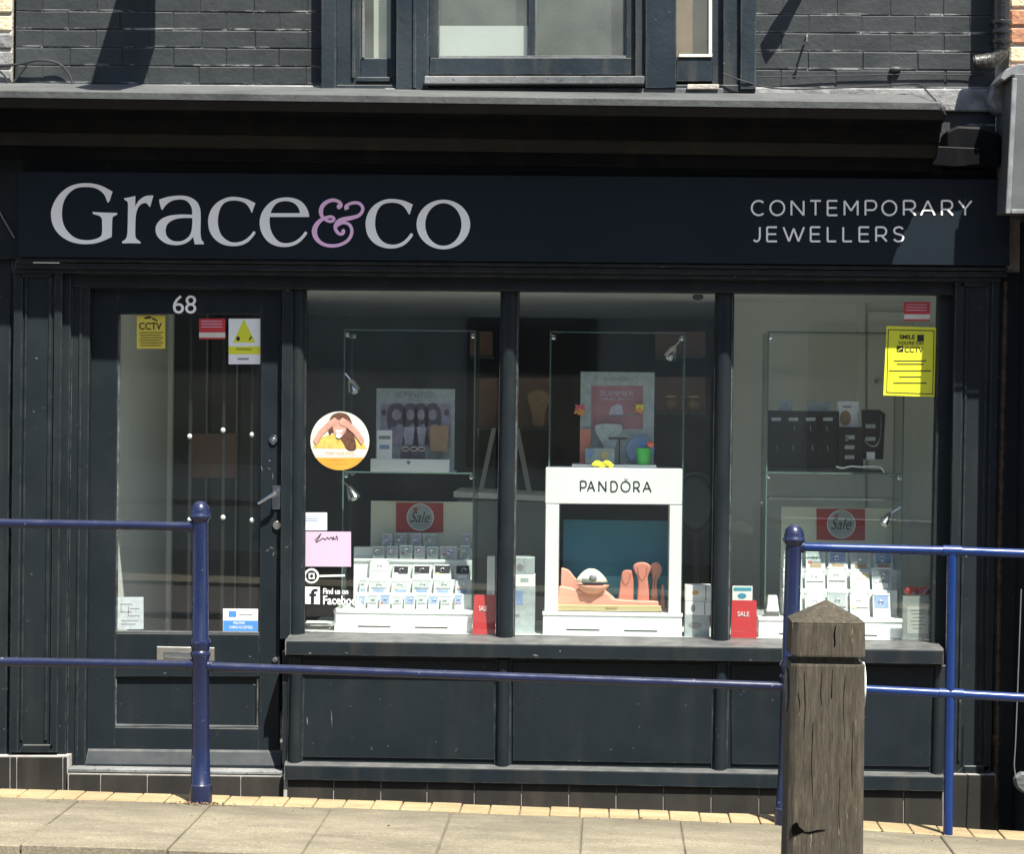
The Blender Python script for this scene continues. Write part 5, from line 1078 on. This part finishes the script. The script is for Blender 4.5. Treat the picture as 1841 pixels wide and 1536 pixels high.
g = T('toy_spade', 'blue toy spade head sticking out of green cup', 'toy', P(1157, 800, .385)); mk('blade', pp([(1149, 794), (1164, 794), (1165, 806), (1150, 807)], .375, .385), CYANP, g, bev=0.002); mk('handle', tube([P(1157, 806, .38), P(1157, 826, .38)], 0.003, 6), CYANP, g)
g = T('toy_flower', 'orange red ball flower on rim of green cup', 'toy', P(1170, 806, .37)); mk('ball', blob(P(1169, 799, .37), 0.018, 0.016, 0.015, 12, 8, 0.15), REDPL, g, smooth=True); mk('stem', tube([P(1168, 803, .375), P(1164, 820, .378)], 0.003, 6), GREEN, g)
def flower(px, py, Y, r, m1, m2, label, name='flower'):
    g = T(name, label, 'flower', P(px, py+8, Y)); c_ = P(px, py, Y)
    for i in range(9):
        a = 2*math.pi*i/9+0.2; l = r*(1.0 if i % 2 else 0.8); tx, tz = math.cos(a), math.sin(a)
        V = [(c_.x, Y-0.004, c_.z), (c_.x+(tx*0.55-tz*0.25)*l, Y-0.010, c_.z+(tz*0.55+tx*0.25)*l), (c_.x+tx*l, Y-0.002, c_.z+tz*l), (c_.x+(tx*0.55+tz*0.25)*l, Y-0.010, c_.z+(tz*0.55-tx*0.25)*l)]
        mk('petal', (V+[(x, y+0.003, z) for x, y, z in V], [(0,1,2,3),(7,6,5,4),(0,4,5,1),(1,5,6,2),(2,6,7,3),(3,7,4,0)]), m1 if tz > -0.2 else m2, g)
    mk('centre', blob((c_.x, Y-0.008, c_.z), r*0.25, r*0.2, r*0.25, 8, 6), m2, g, smooth=True)
flower(1043, 737, .455, 0.034, RPET, OPET, 'pink and orange paper flower left of the rose poster'); flower(1150, 735, .455, 0.028, YPET, OPET, 'yellow and orange paper flower right of the rose poster')
g = T('yellow_blossoms', 'bright yellow blossom bunch on top of teal display unit', 'flower', (PX(1083, 838, .31), .31, PZ(1083, 842, .30)))
for i in range(9): c_ = P(1070+i*3.4, 835-3*math.sin(i*1.3), .29+0.006*(i % 3)); mk('blossom', blob((c_.x, c_.y, c_.z), 0.015, 0.014, 0.010, 10, 6, 0.2), YPET, g, smooth=True)
# --- right upper display: black trays
g = T('black_tray', 'black jewellery tray of eight compartments on right glass shelf', 'tray', (PX(1443, 835, .42), .42, ZS3)); YT = .42
mk('back', stand(1379, 739, 1509, ZS3+0.018, YT, YT+0.02), BLACKV, g, bev=0.002); mk('base', box(PX(1379, 830, .40), PX(1509, 830, .40), .395, .45, ZS3, ZS3+0.0175), INK, g, bev=0.002)
for r in range(2):
    for k in range(4):
        x0 = 1384+k*31; y0 = 756+r*36
        mk('compartment', pp(rect(x0, y0, x0+25, y0+30), YT-0.002, YT-0.0003), DARKM, g, bev=0.0005)
        if r == 0: mk('price_tag', pp(rect(x0+3, 751, x0+20, 757), YT-0.004, YT-0.0025), GREYI, g)
        c_ = P(x0+12+random.uniform(-4, 4), y0+14, YT-0.006)
        if (r, k) != (0, 0): mk('jewel', tube([(c_.x+0.001*i, c_.y, c_.z+0.012-0.008*i) for i in range(4)], 0.0022, 6), CHROME, g, smooth=True)
for i, (a, b, y) in enumerate(((1398, 1424, 720), (1452, 1494, 722))): card('brand_card', ('small' if i == 0 else 'wide')+' grey card standing behind the black compartment tray', a, y, b, ZS3, .47, GREYI)
card('photo_card', 'sepia portrait card between the two black trays', 1506, 722, 1544, ZS3, .455, WHITE, prints=((ell(1520, 752, 10, 14, 16), TAN), (rect(1515, 730, 1530, 733), INKG)))
g = T('black_easel', 'black display easel with white price tags and silver chain', 'easel', (PX(1550, 835, .40), .40, ZS3))
mk('board', stand(1509, 768, 1553, ZS3+0.012, .40, .41), BLACKV, g, bev=0.002); mk('board', pp([(1549, 737), (1581, 737), (1592, 744), (1588, 826), (1551, 826)], .425, .435), BLACKV, g, bev=0.002); mk('base', box(PX(1508, 835, .39), PX(1590, 835, .39), .385, .45, ZS3, ZS3+0.0115), INK, g)
for x, y in ((1528, 787), (1527, 805), (1527, 823), (1520, 790)): mk('price_tag', pp(rect(x-(8 if x > 1525 else 0), y-4, x+9 if x > 1525 else x+5, y+3), .3965, .3985), GREYI, g)
for x, y in ((1565, 766), (1565, 789)): mk('price_tag', pp(rect(x-9, y-3, x+9, y+4), .4215, .4235), GREYI, g)
mk('price_tag', pp(rect(1558, 813, 1573, 827), .4215, .4235), WHITE, g)
mk('chain', tube([P(x, y, .42) for x, y in cat([(1542, 742), (1547, 775), (1556, 795), (1570, 803), (1580, 795), (1584, 770), (1583, 748)], 5, False)], 0.0018, 6), CHROME, g, smooth=True)
mk('ribbon', tube([P(x, y, .38) for x, y in cat([(1503, 839), (1515, 842), (1530, 839), (1550, 840), (1580, 840), (1590, 850)], 4, False)], 0.004, 6), WHITE, g, smooth=True)
# reflections-catching glass lips right window
g = T('glass_shelf', 'loose glass shelf with bright edge above right Sale poster', 'glass shelf', (PX(1500, 880, .3), .32, PZ(1500, 882, .31)))
mk('pane', box(PX(1383, 880, .31), PX(1617, 880, .31), .31, .60, PZ(1500, 897, .31)-0.006, PZ(1500, 897, .31)), GLASSD, g); mk('edge', box(PX(1383, 880, .31), PX(1617, 880, .31), .3065, .3095, PZ(1500, 897, .31)-0.006, PZ(1500, 897, .31)), ACLEAR, g)
# acrylic notice holder, ribbon bow
g = T('notice_holder', 'clear acrylic holder with a white printed notice, right window', 'notice', (PX(1647, 1150, .16), .16, DZ)); mk('sheet', stand(1624, 1073, 1672, DZ+0.004, .165, .168), GREYI, g); mk('holder', stand(1622, 1071, 1674, DZ, .158, .1625), ACLEAR, g); mk('foot', box(PX(1622, 1150, .16), PX(1674, 1150, .16), .1685, .22, DZ, DZ+0.003), ACLEAR, g)
mk('notice', pp(rect(1631, 1091, 1669, 1140), .1638, .1648), WHITE, g)
for k in range(6): mk('line_of_print', pp(rect(1637+(k % 3)*2, 1097+k*6.5, 1663-(k % 2)*4, 1098.6+k*6.5), .1630, .1636), INKG, g)
g = T('ribbon_bow', 'dark red ribbon bow with grey loop behind the notice holder', 'bow', (PX(1652, 1072, .24), .24, DZ+0.15)); 
for dx_, r_ in ((-12, 0.5), (10, -0.4)): c_ = P(1652+dx_, 1063, .24); mk('loop', blob((c_.x, .24, c_.z), 0.034, 0.02, 0.020, 12, 8, 0.12), REDD, g, smooth=True)
mk('tail', tube([P(1640, 1066, .22), P(1655, 1074, .22), P(1672, 1056, .22)], 0.006, 6), LILAC, g, smooth=True); mk('post', stand(1650, 1070, 1654, DZ, .24, .246), ACLEAR, g)

# ================================================================== STICKERS AND NOTICES ON THE GLASS
YST = YG-0.0004
def sticker(name, label, pts, m, cat_='sticker', Y=None):
    Y = YST if Y is None else Y; g = T(name, label, cat_, P(sum(p[0] for p in pts)/len(pts), max(p[1] for p in pts), Y)); mk('sheet', pp(pts, Y-0.0008, Y), m, g); return g
YDS = YD+0.02-0.0004
s_ = sticker('round_sticker', 'round sticker of woman in yellow jumper with hands over eyes', ell(611, 793, 53, 53, 48), PALE); Y0 = YST-0.0008
def clipc(pts): return [(611+(x-611)*min(1, 52.5/max(1e-6, math.hypot(x-611, y-793))), 793+(y-793)*min(1, 52.5/max(1e-6, math.hypot(x-611, y-793)))) for x, y in pts]
def chord(y): h = math.sqrt(max(0, 52.6**2-(y-793)**2)); return 611-h, 611+h
dec(s_, [(611+52.6*math.cos(t), 793+52.6*math.sin(t)) for t in [math.radians(a) for a in range(35, 146, 5)]], Y0, 1, ORANGE, 'orange_band')
dec(s_, clipc([(559, 808), (663, 808), (662, 823), (560, 823)]), Y0, 1, PALE, 'pale_band')
dec(s_, clipc(cat([(562, 806,1), (570, 792), (588, 783), (611, 780), (634, 784), (652, 796), (660, 808,1)], 4)), Y0, 1, KNIT, 'jumper')
dec(s_, cat([(590, 765), (596, 748), (610, 742), (626, 747), (634, 765), (637, 785), (640, 808), (625, 810), (616, 795), (600, 778), (592, 782)], 4), Y0, 2, HAIR, 'hair')
dec(s_, cat([(598, 762), (606, 756), (618, 757), (623, 768), (619, 780), (610, 787), (601, 779)], 4), Y0, 3, SKIN, 'face')
dec(s_, [(603, 774), (617, 773), (614, 778), (606, 779)], Y0, 4, WHITE, 'smile')
for sgn in (-1, 1):
    q = [(609+sgn*(x-609), y) for x, y in [(609, 757), (616, 751), (628, 758), (645, 775), (655, 792), (650, 800), (636, 780), (622, 768), (612, 764)]]
    dec(s_, clipc(q), Y0, 4 if sgn < 0 else 5, SKIN if sgn > 0 else SKIN, 'arm')
dec(s_, ell(609, 784, 5, 4, 12), Y0, 6, WHITE, 'necklace')
text('lettering', 'MAKE YOUR OWN', 585, 813, 637, 817, Y0-0.0015, ORANGE, s_, 0.0005); text('lettering', 'STORY', 598, 826, 622, 829, Y0-0.0015, KNIT, s_, 0.0005); text('lettering', 'in store', 596, 832, 624, 835, Y0-0.0015, KNIT, s_, 0.0005)
s_ = sticker('white_sticker', 'small white sticker above the pink card, left window', rect(543, 922, 588, 954), WHITE)
for k in range(3): dec(s_, rect(550, 928+k*4, 572, 929.5+k*4), Y0, 1, BLUEI, 'line_of_print')
s_ = sticker('pink_card', 'pink card with handwritten word Jewellery, left window', rect(543, 956, 631, 1019, 0.5), PINKC)
sc_ = [cat([(566,972),(572,966),(577,960),(573,968),(568,975),(575,972),(581,968),(584,971),(588,967)], 4, False), cat([(588,966),(592,970),(595,966),(599,971),(600,964)], 3, False), cat([(596,967),(603,970),(605,964),(607,969),(606,972)], 3, False)]
mk('handwriting', ribbon([(px2(q, Y0-0.001), 1.3*10/F) for q in sc_], Y0-0.0012, 0.0008, 0.0001), INK, s_)
s_ = sticker('social_decal', 'white round camera icon decal below the pink card', ell(560, 1036, 13.5, 13.5, 32), WHITE)
dec(s_, ell(560, 1036, 10, 10, 28), Y0, 1, INK, 'ring'); dec(s_, rect(555, 1031, 565.5, 1041.5), Y0, 2, WHITE, 'icon'); dec(s_, ell(560.2, 1036.2, 3.2, 3.2, 14), Y0, 3, INK, 'lens'); dec(s_, [(574, 1034.5), (620, 1033.5), (620, 1037), (574, 1038)], YST, 1, WHITE, 'handle_line')
s_ = sticker('letter_decal', 'white square decal with letter f and white words beside it', rect(543, 1055, 575, 1086, 1), WHITE); text('lettering', 'f', 556, 1059, 571, 1086, Y0-0.0008, INK, s_, 0.0006, 0.02)
text('lettering', 'Find us on', 581, 1058.5, 626, 1069, YST-0.0008, WHITE, s_, 0.0006, 0.02); text('lettering', 'Facebook', 581, 1072, 652, 1088, YST-0.0008, WHITE, s_, 0.0006, 0.02)
def redst(x0, y0, x1, y1, Y, label):
    s_ = sticker('red_sticker', label, rect(x0, y0, x1, y1), REDPL if False else RED, Y=Y); Yz = Y-0.0008; dec(s_, rect(x0, y1-12, x1, y1-3), Yz, 1, PALE, 'white_strip')
    for k in range(3): dec(s_, rect(x0+4, y0+4+k*5, x1-6, y0+5.5+k*5), Yz, 1, PINKC, 'line_of_print')
redst(358, 573, 405, 610, YDS, 'red and white sticker at the top of the door glass'); redst(1625, 543, 1672, 577, YST, 'red and white sticker at top of the right window')
s_ = sticker('cctv_notice', 'faded yellow CCTV notice at top left of door glass', rect(246, 567, 297, 627), YELLD, 'notice', YDS); Yz = YDS-0.0008
text('lettering', 'CCTV', 250, 580, 291, 593, Yz-0.0008, INK, s_, 0.0006, 0.02); dec(s_, [(258, 571), (270, 568), (273, 572), (262, 574)], Yz, 1, INK, 'camera'); dec(s_, [(274, 571), (284, 576), (282, 578), (273, 574)], Yz, 1, INK, 'camera_arm')
for k in range(6): dec(s_, rect(251+(k % 3), 597+k*4.6, 293-(k % 2)*3, 599.2+k*4.6), Yz, 1, OLIVE, 'line_of_print')
s_ = sticker('warning_notice', 'white notice with yellow warning triangle on the door', rect(411, 573, 468, 655), GREYI if False else WHITE, 'notice', YDS)
dec(s_, cat([(437, 577), (440, 577), (459, 616,1), (419, 616,1)], 2), Yz, 1, YELL, 'triangle'); dec(s_, rect(411, 623, 468, 637), Yz, 1, YELL, 'yellow_strip'); dec(s_, ell(428, 609, 3.5, 4, 12), Yz, 2, INK, 'symbol'); dec(s_, [(447, 610), (452, 604), (453, 606), (449, 612)], Yz, 2, INK, 'symbol')
text('lettering', 'WARNING', 424, 626, 452, 630, Yz-0.0015, INK, s_, 0.0005); dec(s_, rect(427, 644, 447, 647), Yz, 1, INKG, 'line_of_print')
s_ = sticker('paper_notice', 'pale paper notice at bottom left of the door glass', rect(210, 1074, 258, 1132), GREYI, 'notice', YDS)
for r_ in ((217, 1086, 238, 1087.5), (217, 1086, 218.5, 1101), (217, 1100, 238, 1101.5), (230, 1090, 232, 1108), (234, 1094, 250, 1095.2), (234, 1107, 251, 1108.5), (218, 1116, 248, 1117.2), (218, 1122, 244, 1123.2)): dec(s_, rect(*r_), Yz, 1, INKG, 'line_of_print')
s_ = sticker('payment_sticker', 'white and blue payment cards sticker at bottom of door glass', rect(401, 1095, 464, 1136, 0.5), WHITE, 'sticker', YDS); dec(s_, rect(401.5, 1116, 463.5, 1135, 0.5), Yz, 1, INKB, 'blue_band'); dec(s_, rect(411, 1099, 425, 1110), Yz, 1, INKB, 'logo'); text('lettering', 'WELCOME', 419, 1118.5, 440, 1123, Yz-0.0015, WHITE, s_, 0.0005); text('lettering', 'CARDS ACCEPTED', 412, 1126, 454, 1131, Yz-0.0015, WHITE, s_, 0.0005); dec(s_, rect(430, 1105, 454, 1107), Yz, 1, INKG, 'line_of_print')
s_ = sticker('cctv_notice', 'bright yellow SMILE CCTV notice on the right window', [(1594, 586), (1683, 589), (1680, 714), (1588, 711)], YELL, 'notice')
for q in ([(1597, 592), (1680, 594), (1680, 595.6), (1597, 593.6)], [(1594, 705), (1677, 708), (1677, 709.6), (1594, 706.6)], [(1596.5, 592), (1598, 592), (1595, 706), (1593.5, 706)], [(1678.5, 594), (1680, 594), (1677.5, 709), (1676, 709)]): dec(s_, q, Y0, 1, INK, 'border')
text('lettering', 'SMILE', 1617, 602, 1645, 610, Y0-0.0008, INK, s_, 0.0006, 0.03); dec(s_, rect(1649, 602, 1661, 614), Y0, 1, INK, 'icon'); text('lettering', "YOU'RE ON", 1614, 614, 1660, 620, Y0-0.0008, INK, s_, 0.0006, 0.02); text('lettering', 'CCTV', 1626, 624, 1660, 634, Y0-0.0008, INK, s_, 0.0006, 0.02); dec(s_, rect(1612, 622, 1624, 633), Y0, 1, INK, 'icon'); dec(s_, [(1614, 630), (1622, 625), (1622, 626.5), (1614, 631.5)], Y0, 2, YELL, 'icon_line')
for a, b, y in ((1607, 1665, 648), (1612, 1660, 654), (1598, 1674, 666), (1616, 1656, 677), (1606, 1666, 688)): dec(s_, rect(a, y, b, y+2), Y0, 1, INK, 'line_of_print')

# ================================================================== ACROSS THE STREET (seen only as reflections)
ob = T('terrace_building', 'rendered terrace across the street, seen only in the window reflections', 'building', (0, -14, 0))
gh = gz(0)
mk('wall', box(-16, 16, -21, -13.3, gh-0.6, gh+6.4), OPPB, ob)
mk('roof', pr([(-13.0, gh+6.3), (-17.1, gh+9.0), (-21.3, gh+6.3)], -16.2, 16.2), OPPR, ob) if False else None
V = [(-16.2, -13.0, gh+6.35), (16.2, -13.0, gh+6.35), (16.2, -17.1, gh+9.0), (-16.2, -17.1, gh+9.0), (-16.2, -21.3, gh+6.35), (16.2, -21.3, gh+6.35)]
mk('roof', (V, [(0, 1, 2, 3), (3, 2, 5, 4), (0, 3, 4), (1, 5, 2), (0, 4, 5, 1)]), OPPR, ob)
for i in range(9):
    for j, (z0_, z1_) in enumerate(((0.9, 2.4), (3.7, 5.2))):
        x0_ = -14.6+i*3.4; wn = mk('window', box(x0_, x0_+1.3, -13.3, -13.25, gh+z0_, gh+z1_), OPPR, ob); mk('glass', box(x0_+0.08, x0_+1.22, -13.249, -13.24, gh+z0_+0.08, gh+z1_-0.08), INK, wn)
